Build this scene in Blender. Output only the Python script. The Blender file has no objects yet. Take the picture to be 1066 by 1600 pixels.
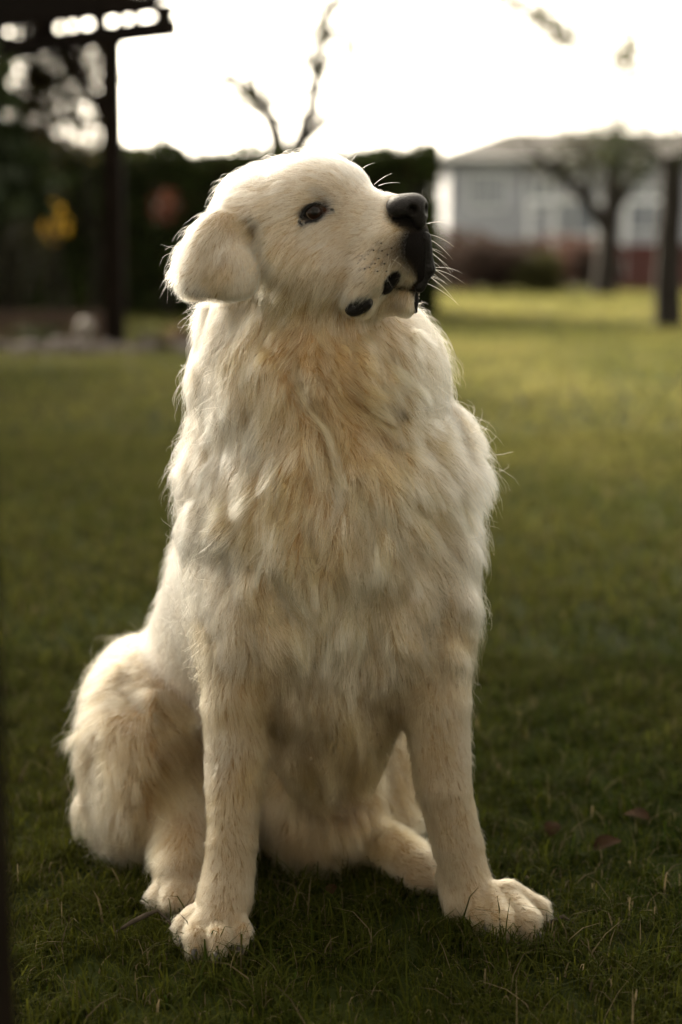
import bpy, math, os, random, time
import numpy as np
from mathutils import Vector, noise
from mathutils.kdtree import KDTree
import openvdb as vdb

rng = np.random.default_rng(7)
random.seed(7)
scene = bpy.context.scene
COL = scene.collection

# ------------------------------------------------------------------ camera
FPX, CX, CY, CAMH, PITCH = 2222.0, 533.0, 800.0, 0.78, math.radians(10.2)
cp, sp = math.cos(PITCH), math.sin(PITCH)
cam_d = bpy.data.cameras.new('camera')
cam_d.sensor_fit = 'VERTICAL'; cam_d.sensor_height = 36.0; cam_d.sensor_width = 24.0
cam_d.lens = 50.0
cam_d.clip_start = 0.05; cam_d.clip_end = 3000
cam_d.dof.use_dof = True
cam_d.dof.focus_distance = 1.58
cam_d.dof.aperture_fstop = 2.2
cam = bpy.data.objects.new('camera', cam_d); COL.objects.link(cam)
cam.location = (0, 0, CAMH); cam.rotation_euler = (math.pi/2 - PITCH, 0, 0)
scene.camera = cam

# ------------------------------------------------------------------ light
SUN_ELEV, SUN_AZ = math.radians(24), math.radians(-28)     # azimuth from +Y (behind the dog), negative = to the left
world = bpy.data.worlds.new('World'); scene.world = world; world.use_nodes = True
wn, wl = world.node_tree.nodes, world.node_tree.links
bg = wn['Background']; bg.inputs['Strength'].default_value = 0.15
sky = wn.new('ShaderNodeTexSky'); sky.sky_type = 'NISHITA'; sky.sun_disc = False
sky.sun_elevation = SUN_ELEV; sky.sun_rotation = SUN_AZ
sky.altitude = 100; sky.air_density = 1.0; sky.dust_density = 6.0; sky.ozone_density = 0.6
hs = wn.new('ShaderNodeHueSaturation'); hs.inputs['Saturation'].default_value = 0.14
tint = wn.new('ShaderNodeMix'); tint.data_type = 'RGBA'; tint.blend_type = 'MULTIPLY'; tint.inputs[0].default_value = 1
tint.inputs[7].default_value = (1.0, .915, .75, 1)            # warm white balance, the same over the whole sky
wl.new(sky.outputs[0], hs.inputs['Color']); wl.new(hs.outputs[0], tint.inputs[6]); wl.new(tint.outputs[2], bg.inputs['Color'])
sl = bpy.data.lights.new('sun', 'SUN'); sl.energy = 2.3; sl.angle = math.radians(10); sl.color = (1.0, 0.86, 0.66)
sun = bpy.data.objects.new('sun', sl); COL.objects.link(sun)
sdir = Vector((math.sin(SUN_AZ)*math.cos(SUN_ELEV), math.cos(SUN_AZ)*math.cos(SUN_ELEV), math.sin(SUN_ELEV)))
sun.rotation_euler = sdir.to_track_quat('Z', 'Y').to_euler()
sun.location = (0, 0, 20)
scene.view_settings.view_transform = 'Standard'
scene.view_settings.look = 'None'
scene.view_settings.gamma = 1.0
scene.view_settings.use_curve_mapping = False
scene.view_settings.exposure = 1.97
scene.cycles.use_denoising = True
scene.cycles.max_bounces = 10
scene.cycles.transmission_bounces = 8
scene.cycles.diffuse_bounces = 4
scene.cycles.glossy_bounces = 3
scene.cycles.transparent_max_bounces = 4
scene.cycles.caustics_reflective = False
scene.cycles.caustics_refractive = False
try: scene.cycles_curves.shape = 'RIBBONS'
except Exception: pass

# ------------------------------------------------------------------ helpers
def P(px, py, Y):
    """world point seen at photo pixel (px,py) at world depth Y"""
    x = (px-CX)/FPX; v = -(py-CY)/FPX
    dy = cp + v*sp; dz = -sp + v*cp
    t = Y/dy
    return np.array((x*t, Y, CAMH + dz*t))
def mpp(px, py, Y):
    v = -(py-CY)/FPX
    return Y/(cp+v*sp)/FPX
def W(px, Y, z):
    t = Y*cp + (CAMH-z)*sp
    return np.array(((px-CX)/FPX*t, Y, z))
def project(pts):
    X, Y, Z = pts[:, 0], pts[:, 1], pts[:, 2]-CAMH
    d = Y*cp - Z*sp; u = Y*sp + Z*cp
    return CX + FPX*X/d, CY - FPX*u/d

def tag(o, label=None, cat=None, group=None, kind=None):
    if label: o['label'] = label
    if cat: o['category'] = cat
    if group: o['group'] = group
    if kind: o['kind'] = kind
    return o
def empty(name, loc=(0, 0, 0)):
    o = bpy.data.objects.new(name, None); COL.objects.link(o); o.location = loc
    o.empty_display_size = 0.05
    return o
def add_mesh(name, verts, faces, mat=None, parent=None, smooth=False):
    me = bpy.data.meshes.new(name)
    verts = np.asarray(verts, dtype=np.float32)
    if isinstance(faces, np.ndarray) and faces.ndim == 2:
        n = faces.shape[1]
        me.vertices.add(len(verts)); me.vertices.foreach_set('co', verts.ravel())
        me.loops.add(faces.size); me.loops.foreach_set('vertex_index', faces.astype(np.int32).ravel())
        me.polygons.add(len(faces)); me.polygons.foreach_set('loop_start', np.arange(len(faces), dtype=np.int32)*n)
        me.update(calc_edges=True)
    else:
        me.from_pydata(verts.tolist(), [], [tuple(int(i) for i in f) for f in faces]); me.update()
    if smooth: me.polygons.foreach_set('use_smooth', np.ones(len(me.polygons), bool))
    if mat: me.materials.append(mat)
    o = bpy.data.objects.new(name, me); COL.objects.link(o)
    if parent is not None:
        o.parent = parent
        o.matrix_parent_inverse = parent.matrix_basis.inverted()
    return o
class MB:
    """collects simple solids into one mesh"""
    def __init__(s): s.v = []; s.f = []
    def add(s, v, f):
        o = len(s.v); s.v += [tuple(map(float, p)) for p in v]; s.f += [tuple(i+o for i in q) for q in f]
    def box(s, lo, hi):
        (a, b, c), (d, e, g) = lo, hi
        s.add([(a,b,c),(d,b,c),(d,e,c),(a,e,c),(a,b,g),(d,b,g),(d,e,g),(a,e,g)],
              [(0,3,2,1),(4,5,6,7),(0,1,5,4),(1,2,6,5),(2,3,7,6),(3,0,4,7)])
    def bar(s, p, q, w, h, up=(0, 0, 1)):
        p, q = Vector(p), Vector(q); d = (q-p).normalized(); up = Vector(up)
        a = d.cross(up)
        if a.length < 1e-4: a = d.cross(Vector((1, 0, 0)))
        a.normalize(); b = a.cross(d).normalized()
        c = [(-w/2, -h/2), (w/2, -h/2), (w/2, h/2), (-w/2, h/2)]
        s.add([p+a*x+b*y for x, y in c]+[q+a*x+b*y for x, y in c],
              [(0,1,2,3),(7,6,5,4),(0,4,5,1),(1,5,6,2),(2,6,7,3),(3,7,4,0)])
    def tube(s, pts, radii, n=8):
        pts = [Vector(p) for p in pts]; o = len(s.v); ring = []
        ref = Vector((0.31, 0.2, 0.93))
        for i, p in enumerate(pts):
            d = (pts[min(i+1, len(pts)-1)]-pts[max(i-1, 0)]).normalized()
            a = d.cross(ref)
            if a.length < 1e-3: a = d.cross(Vector((1, 0, 0)))
            a.normalize(); b = d.cross(a)
            for k in range(n):
                t = 2*math.pi*k/n
                s.v.append(tuple(p + (a*math.cos(t)+b*math.sin(t))*radii[i]))
        for i in range(len(pts)-1):
            for k in range(n):
                s.f.append((o+i*n+k, o+i*n+(k+1) % n, o+(i+1)*n+(k+1) % n, o+(i+1)*n+k))
        s.f.append(tuple(o+k for k in range(n))[::-1]); s.f.append(tuple(o+(len(pts)-1)*n+k for k in range(n)))
    def build(s, name, mat, parent=None, smooth=False):
        return add_mesh(name, s.v, s.f, mat, parent, smooth)

def mat(name, color, rough=0.7, spec=0.3, noise_scale=None, noise_amt=0.3, color2=None, trans=None, bump=0.0, obj_var=0.0, detail=6):
    m = bpy.data.materials.new(name); m.use_nodes = True
    nt = m.node_tree; n, l = nt.nodes, nt.links
    b = n['Principled BSDF']
    b.inputs['Roughness'].default_value = rough
    b.inputs['Specular IOR Level'].default_value = spec
    b.inputs['Base Color'].default_value = (*color, 1)
    if noise_scale:
        tc = n.new('ShaderNodeTexCoord'); nz = n.new('ShaderNodeTexNoise')
        nz.inputs['Scale'].default_value = noise_scale; nz.inputs['Detail'].default_value = detail
        l.new(tc.outputs['Object'], nz.inputs['Vector'])
        r = n.new('ShaderNodeValToRGB')
        c2 = color2 or tuple(c*(1-noise_amt) for c in color)
        r.color_ramp.elements[0].position = 0.35; r.color_ramp.elements[1].position = 0.65
        r.color_ramp.elements[0].color = (*c2, 1); r.color_ramp.elements[1].color = (*color, 1)
        l.new(nz.outputs['Fac'], r.inputs['Fac']); l.new(r.outputs[0], b.inputs['Base Color'])
        if bump:
            bp = n.new('ShaderNodeBump'); bp.inputs['Strength'].default_value = bump; bp.inputs['Distance'].default_value = 0.02
            l.new(nz.outputs['Fac'], bp.inputs['Height']); l.new(bp.outputs[0], b.inputs['Normal'])
    if trans:
        tb = n.new('ShaderNodeBsdfTranslucent'); mx = n.new('ShaderNodeMixShader')
        mx.inputs[0].default_value = trans[1]; tb.inputs['Color'].default_value = (*trans[0], 1)
        l.new(b.outputs[0], mx.inputs[1]); l.new(tb.outputs[0], mx.inputs[2])
        l.new(mx.outputs[0], n['Material Output'].inputs['Surface'])
    return m

def attr_leaf_mat(name, trans=0.4, rough=0.6):
    """leaf or blade material that takes its own colour from the 'col' attribute"""
    m = bpy.data.materials.new(name); m.use_nodes = True
    nt = m.node_tree; n, l = nt.nodes, nt.links
    b = n['Principled BSDF']; b.inputs['Roughness'].default_value = rough; b.inputs['Specular IOR Level'].default_value = 0.14
    a = n.new('ShaderNodeAttribute'); a.attribute_name = 'col'
    tb = n.new('ShaderNodeBsdfTranslucent'); mx = n.new('ShaderNodeMixShader'); mx.inputs[0].default_value = trans
    l.new(a.outputs['Color'], b.inputs['Base Color']); l.new(a.outputs['Color'], tb.inputs['Color'])
    l.new(b.outputs[0], mx.inputs[1]); l.new(tb.outputs[0], mx.inputs[2]); l.new(mx.outputs[0], n['Material Output'].inputs['Surface'])
    return m
def set_col(me, per_face_cols):
    a = me.attributes.new('col', 'FLOAT_COLOR', 'FACE')
    c = np.ones((len(per_face_cols), 4), np.float32); c[:, :3] = per_face_cols
    a.data.foreach_set('color', c.ravel())

def leaf_cloud(name, centers, size, cols, material, parent=None, kind=None, up=0.0):
    """many small bent leaves (2 tris each) at the given centres"""
    n = len(centers)
    d = rng.normal(size=(n, 3)); d /= np.linalg.norm(d, axis=1)[:, None]
    e = rng.normal(size=(n, 3)); e -= d*(e*d).sum(1)[:, None]; e /= np.linalg.norm(e, axis=1)[:, None]
    s = (size*rng.uniform(0.6, 1.3, n))[:, None]
    v = np.stack([centers-d*s*0.5, centers+e*s*0.27, centers+d*s*0.5, centers-e*s*0.27], 1).reshape(-1, 3)
    f = np.arange(4*n).reshape(n, 4)
    o = add_mesh(name, v, f, material, parent)
    set_col(o.data, cols)
    if kind: o['kind'] = kind
    return o
def mixcols(n, a, b, c=None, pc=0.0):
    t = rng.random(n)[:, None]
    r = np.array(a)*t + np.array(b)*(1-t)
    if c is not None: r[rng.random(n) < pc] = c
    return r*rng.uniform(0.75, 1.2, n)[:, None]

# value noise in numpy
_perm = rng.permutation(256)
_val = rng.uniform(-1, 1, 256)
def vnoise(p):
    p = np.asarray(p, dtype=np.float64); i = np.floor(p).astype(int); f = p-i; f = f*f*(3-2*f)
    def h(a, b, c): return _val[_perm[(_perm[(_perm[a & 255]+b) & 255]+c) & 255]]
    r = 0
    for a in (0, 1):
        for b in (0, 1):
            for c in (0, 1):
                w = (f[:, 0] if a else 1-f[:, 0])*(f[:, 1] if b else 1-f[:, 1])*(f[:, 2] if c else 1-f[:, 2])
                r = r + w*h(i[:, 0]+a, i[:, 1]+b, i[:, 2]+c)
    return r
def vnoise3(p): return np.stack([vnoise(p), vnoise(p+17.3), vnoise(p-31.7)], 1)

# ------------------------------------------------------------------ setting: lawn
m_soil = mat('lawn_soil', (.030, .038, .008), rough=.95, spec=.05, noise_scale=1.3, color2=(.014, .018, .005), detail=12, bump=.3)
def lawn_z(x, y): return 0.0
gx = [-300, -60, -20, -8, -3, -1, 0, 1, 3, 8, 20, 60, 300]; gy = [-40, -5, 0, 1, 2, 4, 8, 14, 20, 30, 60, 150, 900]
gv = [(x, y, 0) for y in gy for x in gx]; nx = len(gx)
gf = [(j*nx+i, j*nx+i+1, (j+1)*nx+i+1, (j+1)*nx+i) for j in range(len(gy)-1) for i in range(nx-1)]
tag(add_mesh('lawn', gv, gf, m_soil), kind='structure')

def blades(n, y0, y1, half, wid, hgt, segs, pale=0.0):
    y = y0+(y1-y0)*rng.random(n)**.85
    x = (rng.random(n)*2-1)*(.245*y+half)
    p = np.stack([x, y, np.zeros(n)], 1)
    big = vnoise(p*np.array((.9, .55, 1))+5)*.6+vnoise(p*np.array((3.1, 2.2, 1))+40)*.4
    tuft = vnoise(p*28+7)
    keep = rng.random(n) < np.clip(.74+.75*tuft+.45*big, .36, 1)
    p, big, tuft = p[keep], big[keep], tuft[keep]; n = len(p)
    h = hgt*rng.uniform(.45, 1.25, n)*(1+.35*tuft)
    az = rng.uniform(0, 2*math.pi, n)+2.0*vnoise(p*9+3); lean = np.abs(rng.normal(.75, .45, n))
    w = wid*rng.uniform(.6, 1.3, n)
    d = np.stack([np.cos(az), np.sin(az), 0*az], 1); s = np.stack([-np.sin(az+rng.normal(0, .5, n)), np.cos(az), 0*az], 1)
    rows = []
    for k in range(segs+1):
        t = k/segs
        c = p+d*(h*lean*t**1.7)[:, None]; c[:, 2] += h*np.sin(np.clip(t*(1.9-.35*lean), 0, 2.2))*.8+.0
        ww = (w*(1-t)**.6)[:, None]/2 if k < segs else (w*.06)[:, None]
        rows += [c-s*ww, c+s*ww]
    v = np.stack(rows, 1).reshape(-1, 3); m = 2*(segs+1)
    base = (np.arange(n)*m)[:, None]
    f = np.concatenate([base+np.array((2*k, 2*k+1, 2*k+3, 2*k+2)) for k in range(segs)], 1).reshape(-1, 4)
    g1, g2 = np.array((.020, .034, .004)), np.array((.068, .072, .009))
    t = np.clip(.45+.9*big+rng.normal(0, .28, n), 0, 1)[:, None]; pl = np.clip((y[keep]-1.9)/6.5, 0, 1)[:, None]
    g1 = g1*(1-pl)+np.array((.12, .13, .032))*pl; g2 = g2*(1-pl)+np.array((.28, .26, .085))*pl  # far blades yellower as drier grass, and lightened to paint in sunlight
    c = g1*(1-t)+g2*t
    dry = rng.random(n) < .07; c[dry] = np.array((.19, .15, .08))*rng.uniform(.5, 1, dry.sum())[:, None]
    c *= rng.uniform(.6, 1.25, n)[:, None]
    return v, f, np.repeat(c, segs, 0)
m_grass = attr_leaf_mat('grass_blade', .55, .8)
m_grass.node_tree.nodes['Principled BSDF'].inputs['Specular IOR Level'].default_value = .08
LOD = 1.0
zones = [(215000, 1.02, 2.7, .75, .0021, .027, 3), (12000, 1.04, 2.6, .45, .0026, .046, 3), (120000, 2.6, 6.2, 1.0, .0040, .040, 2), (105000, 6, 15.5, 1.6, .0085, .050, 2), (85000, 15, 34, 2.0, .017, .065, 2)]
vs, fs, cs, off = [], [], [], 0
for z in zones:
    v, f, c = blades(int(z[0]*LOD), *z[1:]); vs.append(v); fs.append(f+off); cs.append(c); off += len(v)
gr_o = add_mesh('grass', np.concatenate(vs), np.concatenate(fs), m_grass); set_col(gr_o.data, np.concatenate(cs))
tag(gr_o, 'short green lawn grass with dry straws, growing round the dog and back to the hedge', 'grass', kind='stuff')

# ------------------------------------------------------------------ house behind the garden
m_wall = mat('painted_wall', (.38, .39, .43), rough=.85, noise_scale=1.5, noise_amt=.15)
m_roof = mat('roof_tiles', (.045, .038, .036), rough=.8, noise_scale=6, noise_amt=.4)
m_frame = mat('window_frame', (.75, .76, .78), rough=.5)
m_glass = mat('window_glass', (.22, .24, .27), rough=.08, spec=.8)
m_brick = mat('brick_plinth', (.13, .075, .06), rough=.9, noise_scale=3, noise_amt=.4)
house = empty('house', (P(960, 400, 48)[0], 48, 0))
tag(house, 'low pale blue-grey house with dark hipped roof beyond the lawn', 'house')
HX0, HX1, HY0, HY1 = P(700, 400, 45)[0], P(1330, 400, 45)[0], 45.0, 53.0
HE = P(800, 246, 45)[2]; HR = P(900, 204, 47.5)[2]
b = MB(); b.box((HX0, HY0, 1.15), (HX1, HY1, HE)); b.build('wall', m_wall, house)
b = MB(); b.box((HX0-.05, HY0-.05, 0), (HX1+.05, HY1+.05, 1.15)); b.build('plinth', m_brick, house)
o_ = .45; b = MB()
rv = [(HX0-o_, HY0-o_, HE), (HX1+o_, HY0-o_, HE), (HX1+o_, HY1+o_, HE), (HX0-o_, HY1+o_, HE), (P(802, 400, 47.5)[0], 49, HR+.1), (HX1-3, 49, HR+.1),
      (HX0-o_, HY0-o_, HE-.16), (HX1+o_, HY0-o_, HE-.16), (HX1+o_, HY1+o_, HE-.16), (HX0-o_, HY1+o_, HE-.16)]
b.add(rv, [(0,1,5,4), (1,2,5), (2,3,4,5), (3,0,4), (9,8,7,6), (0,6,7,1), (1,7,8,2), (2,8,9,3), (3,9,6,0)]); b.build('roof', m_roof, house)
b = MB(); b.tube([(HX0-o_, HY0-o_-.06, HE-.06), (HX1+o_, HY0-o_-.06, HE-.06)], [.06, .06], 8); b.build('gutter', m_frame, house)
def window(px, w, z0, z1, parent, Y):
    x = P(px, 400, Y)[0]; f = MB(); t = .07
    f.box((x-w/2, Y-.06, z0), (x-w/2+t, Y+.02, z1)); f.box((x+w/2-t, Y-.06, z0), (x+w/2, Y+.02, z1))
    f.box((x-w/2+t, Y-.06, z0), (x+w/2-t, Y+.02, z0+t)); f.box((x-w/2+t, Y-.06, z1-t), (x+w/2-t, Y+.02, z1))
    f.box((x-.03, Y-.055, z0+t), (x+.03, Y+.02, z1-t))
    fr = f.build('window', m_frame, parent)
    g = MB(); g.box((x-w/2+t, Y-.015, z0+t), (x+w/2-t, Y-.005, z1-t)); g.build('pane', m_glass, fr)
for px, w, z0, z1 in ((760, 1.1, 2.2, 3.35), (840, .8, 2.1, 3.2), (895, 1.5, 1.4, 2.5), (1010, 1.3, 1.5, 2.9), (1110, 1.3, 1.8, 3.1)):
    window(px, w, z0, z1, house, HY0)
b = MB()
for px in (826, 866, 930, 975, 1035):
    x = P(px, 400, 43.6)[0]; b.box((x-.06, 43.55, 0), (x+.06, 43.67, 2.35))
    o = b.build('porch_post', m_frame, house); b = MB()
b.box((P(826, 400, 43.6)[0]-.1, 43.5, 2.35), (P(1035, 400, 43.6)[0]+.1, 43.72, 2.5)); b.build('porch_rail', m_frame, house)

# red shed wall / board fence right, low brick wall
m_red = mat('red_stain_boards', (.085, .022, .018), rough=.8, noise_scale=5, noise_amt=.4)
fx0, fx1, FY = P(952, 400, 33)[0], P(1240, 400, 33)[0], 33.0
fz = P(1000, 382, 33)[2]
fence = empty('board_fence', ((fx0+fx1)/2, FY, 0)); tag(fence, 'low dark red board fence behind the two trees', 'fence')
x = fx0; k = 0
while x < fx1:
    b = MB(); b.box((x, FY, .04), (x+.17, FY+.03, fz+random.uniform(-.02, .02))); b.build('board', m_red, fence); x += .19; k += 1
b = MB(); b.box((fx0, FY+.032, .25), (fx1, FY+.08, .35)); b.box((fx0, FY+.032, fz-.3), (fx1, FY+.08, fz-.2)); b.build('rail', m_red, fence)

# ------------------------------------------------------------------ trees, shrubs, hedge
m_bark = mat('bark', (.030, .024, .019), rough=.95, noise_scale=14, noise_amt=.55, bump=.6)
m_leaf = attr_leaf_mat('leaf', .4, .55)
m_leaf_dark = attr_leaf_mat('hedge_leaf', .22, .7)
def limb(b, pts, r0, r1, n=7, wob=.03):
    pts = [Vector(p) for p in pts]; out = []
    for i in range(len(pts)-1):
        for s in range(4):
            q = pts[i].lerp(pts[i+1], s/4); L = (pts[i+1]-pts[i]).length
            out.append(q+Vector((random.uniform(-1, 1), random.uniform(-1, 1), 0))*wob*L*.4 if (i or s) else q)
    out.append(pts[-1]); m = len(out)
    b.tube(out, [r0+(r1-r0)*(i/(m-1))**.8 for i in range(m)], n)
    return out
def twigs(b, path, n, length, r, tips, spread=1.0, droop=0.0, levels=2):
    for _ in range(n):
        i = random.randrange(len(path)//3, len(path)); p = path[i]
        d = Vector((random.uniform(-1, 1), random.uniform(-1, 1), random.uniform(-.3, 1)-droop)).normalized()
        L = length*random.uniform(.5, 1.2); q = [p]
        for s in range(1, 5):
            d = (d+Vector((random.uniform(-1, 1), random.uniform(-1, 1), random.uniform(-1, 1)-droop))*.28).normalized(); q.append(q[-1]+d*L/4)
        b.tube(q, [r*(1-.22*s) for s in range(5)], 5); tips += q[2:]
        if levels > 1: twigs(b, q, 2, length*.5, r*.5, tips, spread, droop, levels-1)
def crown_leaves(name, tips, per, spread, size, cols, parent, mm):
    c = np.array([tuple(t) for t in tips]); c = np.repeat(c, per, 0); c = c+rng.normal(size=c.shape)*spread
    return leaf_cloud(name, c, size, mixcols(len(c), *cols), mm, parent)

# slender tree far right of the nose
t1 = empty('tree', (P(942, 460, 28.6)[0], 28.6, 0)); tag(t1, 'small bare-limbed garden tree with forked crown in front of the pale house', 'tree')
Yt = 28.6; b = MB(); tips = []
tr = limb(b, [(P(942, 460, Yt)[0], Yt, 0), P(948, 400, Yt), P(955, 330, Yt), P(960, 260, Yt+.1), P(965, 205, Yt)], .25, .13, 8)
l1 = limb(b, [P(948, 355, Yt), P(905, 300, Yt-.3), P(862, 262, Yt-.5), P(835, 238, Yt-.6)], .16, .06)
l2 = limb(b, [P(950, 340, Yt), P(985, 290, Yt+.3), P(1012, 240, Yt+.5)], .15, .06)
l3 = limb(b, [P(925, 325, Yt), P(918, 270, Yt+.2), P(905, 222, Yt+.3)], .08, .03)
l4 = limb(b, [P(965, 205, Yt), P(962, 175, Yt), P(945, 135, Yt), P(958, 95, Yt), P(985, 70, Yt), P(1000, 40, Yt)], .05, .015)
for l, n in ((tr[10:], 12), (l1, 15), (l2, 12), (l3, 10), (l4, 6)): twigs(b, l, n, .9, .034, tips, levels=2)
b.build('trunk', m_bark, t1)
crown_leaves('crown', [t for t in tips if t.z < 3.4], 4, .2, .09, ((.03, .035, .014), (.06, .06, .02)), t1, m_leaf)
# darker nearer tree at the right edge
Yt = 15.9; t2 = empty('tree', (P(1045, 508, Yt)[0], Yt, 0)); tag(t2, 'dark straight-trunked tree at the lawn right edge, nearer than the forked one', 'tree')
b = MB(); tips = []
tr = limb(b, [(P(1045, 508, Yt)[0], Yt, 0), P(1044, 420, Yt), P(1050, 320, Yt), P(1052, 245, Yt)], .16, .12, 9)
l1 = limb(b, [P(1050, 265, Yt), P(1020, 240, Yt-.1), P(985, 228, Yt-.2)], .045, .02)
l2 = limb(b, [P(1052, 250, Yt), P(1090, 232, Yt), P(1150, 225, Yt)], .06, .03)
for l, n in ((l1, 7), (l2, 10)): twigs(b, l, n, .45, .012, tips, droop=.2)
b.build('trunk', m_bark, t2)
crown_leaves('crown', tips, 9, .09, .06, ((.02, .04, .018), (.05, .05, .02)), t2, m_leaf)
# tree beyond the hedge, two raised limbs
Yt = 23.0; t3 = empty('tree', (P(440, 400, Yt)[0], Yt, 0)); tag(t3, 'leafless tree rising behind the hedge above the dog, two long limbs parting', 'tree')
b = MB(); tips = []
tr = limb(b, [(P(440, 400, Yt)[0], Yt, 0), P(442, 330, Yt), P(438, 262, Yt)], .26, .21, 8)
l1 = limb(b, [P(438, 262, Yt), P(430, 205, Yt), P(408, 165, Yt), P(375, 138, Yt), P(345, 118, Yt)], .18, .07, 7, .10)
l2 = limb(b, [P(440, 262, Yt), P(470, 225, Yt), P(486, 170, Yt), P(500, 105, Yt), P(508, 40, Yt), P(530, -30, Yt)], .18, .07, 7, .10)
l3 = limb(b, [P(470, 225, Yt), P(515, 190, Yt+.5), P(545, 130, Yt+.8), P(560, 60, Yt+.8)], .09, .04)
l5 = limb(b, [P(494, 130, Yt), P(478, 90, Yt), P(470, 50, Yt)], .07, .04); l6 = limb(b, [P(415, 175, Yt), P(398, 120, Yt), P(392, 80, Yt)], .06, .03)
for l, n in ((l1, 13), (l2, 22), (l3, 12), (l5, 5), (l6, 5)): twigs(b, l, n, .9, .042, tips)
b.build('trunk', m_bark, t3)
cl = [P(503, 92, Yt), P(506, 45, Yt), P(392, 146, Yt), P(400, 155, Yt)]
crown_leaves('crown', [Vector(c) for c in cl], 220, .2, .09, ((.07, .08, .02), (.10, .09, .03)), t3, m_leaf)
# tree outside the right edge whose twigs hang into the sky
Yt = 11.0; t4 = empty('tree', (P(1420, 400, Yt)[0], Yt, 0)); tag(t4, 'overhanging tree at the top right, its thin leafy twigs crossing the bright sky', 'tree')
b = MB(); tips = []
limb(b, [(P(1420, 400, Yt)[0], Yt, 0), P(1410, 200, Yt), P(1360, -100, Yt)], .16, .10, 8)
l1 = limb(b, [P(1360, -100, Yt), P(1150, -140, Yt-.3), P(900, -90, Yt-.5), P(720, -40, Yt-.6)], .07, .018)
l2 = limb(b, [P(720, -40, Yt-.6), P(790, 5, Yt-.6), P(850, 30, Yt-.6), P(888, 62, Yt-.6)], .022, .008)
l3 = limb(b, [P(1010, -110, Yt-.4), P(985, 0, Yt-.5), P(990, 60, Yt-.5), P(988, 110, Yt-.5)], .022, .008)
l4 = limb(b, [P(880, -90, Yt-.5), P(820, -20, Yt-.5), P(760, -5, Yt-.5)], .012, .004)
twigs(b, l2, 8, .26, .005, tips, levels=2); tl = []; twigs(b, l3[8:], 5, .26, .005, tl, levels=2, droop=.6)
b.build('trunk', m_bark, t4)
lt = l2[3:]*2+l3[8:]+tips[::4]+tl[::4]
crown_leaves('crown', lt, 26, .07, .045, ((.10, .10, .04), (.14, .12, .05)), t4, m_leaf)

# hedge
def box_hedge(name, x0, x1, y0, y1, z1, nleaf, size, label, edge=0.0):
    root = empty(name, ((x0+x1)/2, (y0+y1)/2, 0)); tag(root, label, 'hedge')
    nx_, nz_ = 40, 8; core = MB()
    vs_ = []; m_core = mat('hedge_core', (.014, .013, .008), rough=1.0)
    core.box((x0+.2, y0+.25, 0), (x1-.15, y1-.25, z1-.06)); core.build('branches', m_core, root)
    n = nleaf; which = rng.random(n)
    c = np.empty((n, 3)); c[:, 0] = rng.uniform(x0, x1, n); c[:, 1] = rng.uniform(y0, y1, n); c[:, 2] = rng.uniform(.02, z1, n)
    f = which < .5; c[f, 1] = y0+np.abs(rng.normal(0, .14, f.sum()))
    t = (which >= .5) & (which < .88); c[t, 2] = z1-np.abs(rng.normal(0, .14, t.sum()))
    e = which > .94; c[e, 0] = x1-np.abs(rng.normal(0, .14, e.sum()))
    bump = vnoise(c*np.array((1.7, 1.7, 1.2))+3)*.24+vnoise(c*5)*.13
    c[:, 2] += bump*np.where(c[:, 2] > z1*.7, 1, .2); c[:, 1] += bump*.8
    leaf_cloud('foliage', c, size, mixcols(n, (.018, .032, .007), (.050, .066, .014), (.06, .03, .014), .05)*(1+.5*vnoise(c*2.3))[:, None], m_leaf_dark, root)
    return root
hz = P(300, 232, 19)[2]
box_hedge('hedge', P(-900, 400, 19)[0], P(688, 400, 19)[0], 19.0, 20.6, hz, 60000, .085, 'tall dark clipped hedge across the garden behind the dog')
# shrubs below the house
def shrub(px, Y, w, h, cols, label, size=.10, n=2600, group=None, stem=True, zc=None):
    x = P(px, 400, Y)[0]; root = empty('shrub', (x, Y, 0)); tag(root, label, 'shrub', group)
    b = MB(); path = []
    for _ in range(9):
        a = random.uniform(0, 6.28); q = [Vector((x, Y, 0)), Vector((x+math.cos(a)*w*.15, Y+math.sin(a)*w*.15, h*.4)), Vector((x+math.cos(a)*w*.38, Y+math.sin(a)*w*.38, h*random.uniform(.7, .95)))]
        path += limb(b, q, .016, .006, 5, .1)
    b.build('stems', m_bark, root)
    v = rng.normal(size=(n, 3)); v /= np.linalg.norm(v, axis=1)[:, None]; r = rng.random(n)[:, None]**.35
    c = v*r*np.array((w/2, w/2.4, h*.47)); c += vnoise3(c*2.2+px)*w*.13
    c += np.array((x, Y, h*.53 if zc is None else zc)); c[:, 2] = np.abs(c[:, 2])
    leaf_cloud('foliage', c, size, mixcols(n, *cols), m_leaf, root)
BR = ((.045, .030, .024), (.075, .050, .038)); OG = ((.06, .06, .02), (.09, .085, .03)); RD = ((.075, .034, .026), (.11, .055, .038))
for px, Y, w, h, cols, lab in ((708, 31, 1.7, 1.45, BR, 'brown twiggy shrub just right of the dog muzzle, by the hedge end'), (742, 32, 1.6, 1.2, RD, 'reddish brown shrub low in front of the house corner'),
        (782, 31, 1.4, 1.05, BR, 'dull brown shrub between the house corner and the green one'), (818, 32.5, 1.3, 1.2, BR, 'narrow grey-brown shrub beside the rounded one'),
        (846, 30.5, 1.1, .85, OG, 'small yellow-green shrub in the brown border'), (884, 33, 1.9, 1.3, RD, 'wide rounded rust-coloured shrub left of the forked tree'),
        (930, 32, 1.2, 1.0, BR, 'small brown shrub at the foot of the forked tree')):
    shrub(px, Y, w, h, cols, lab)
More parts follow.
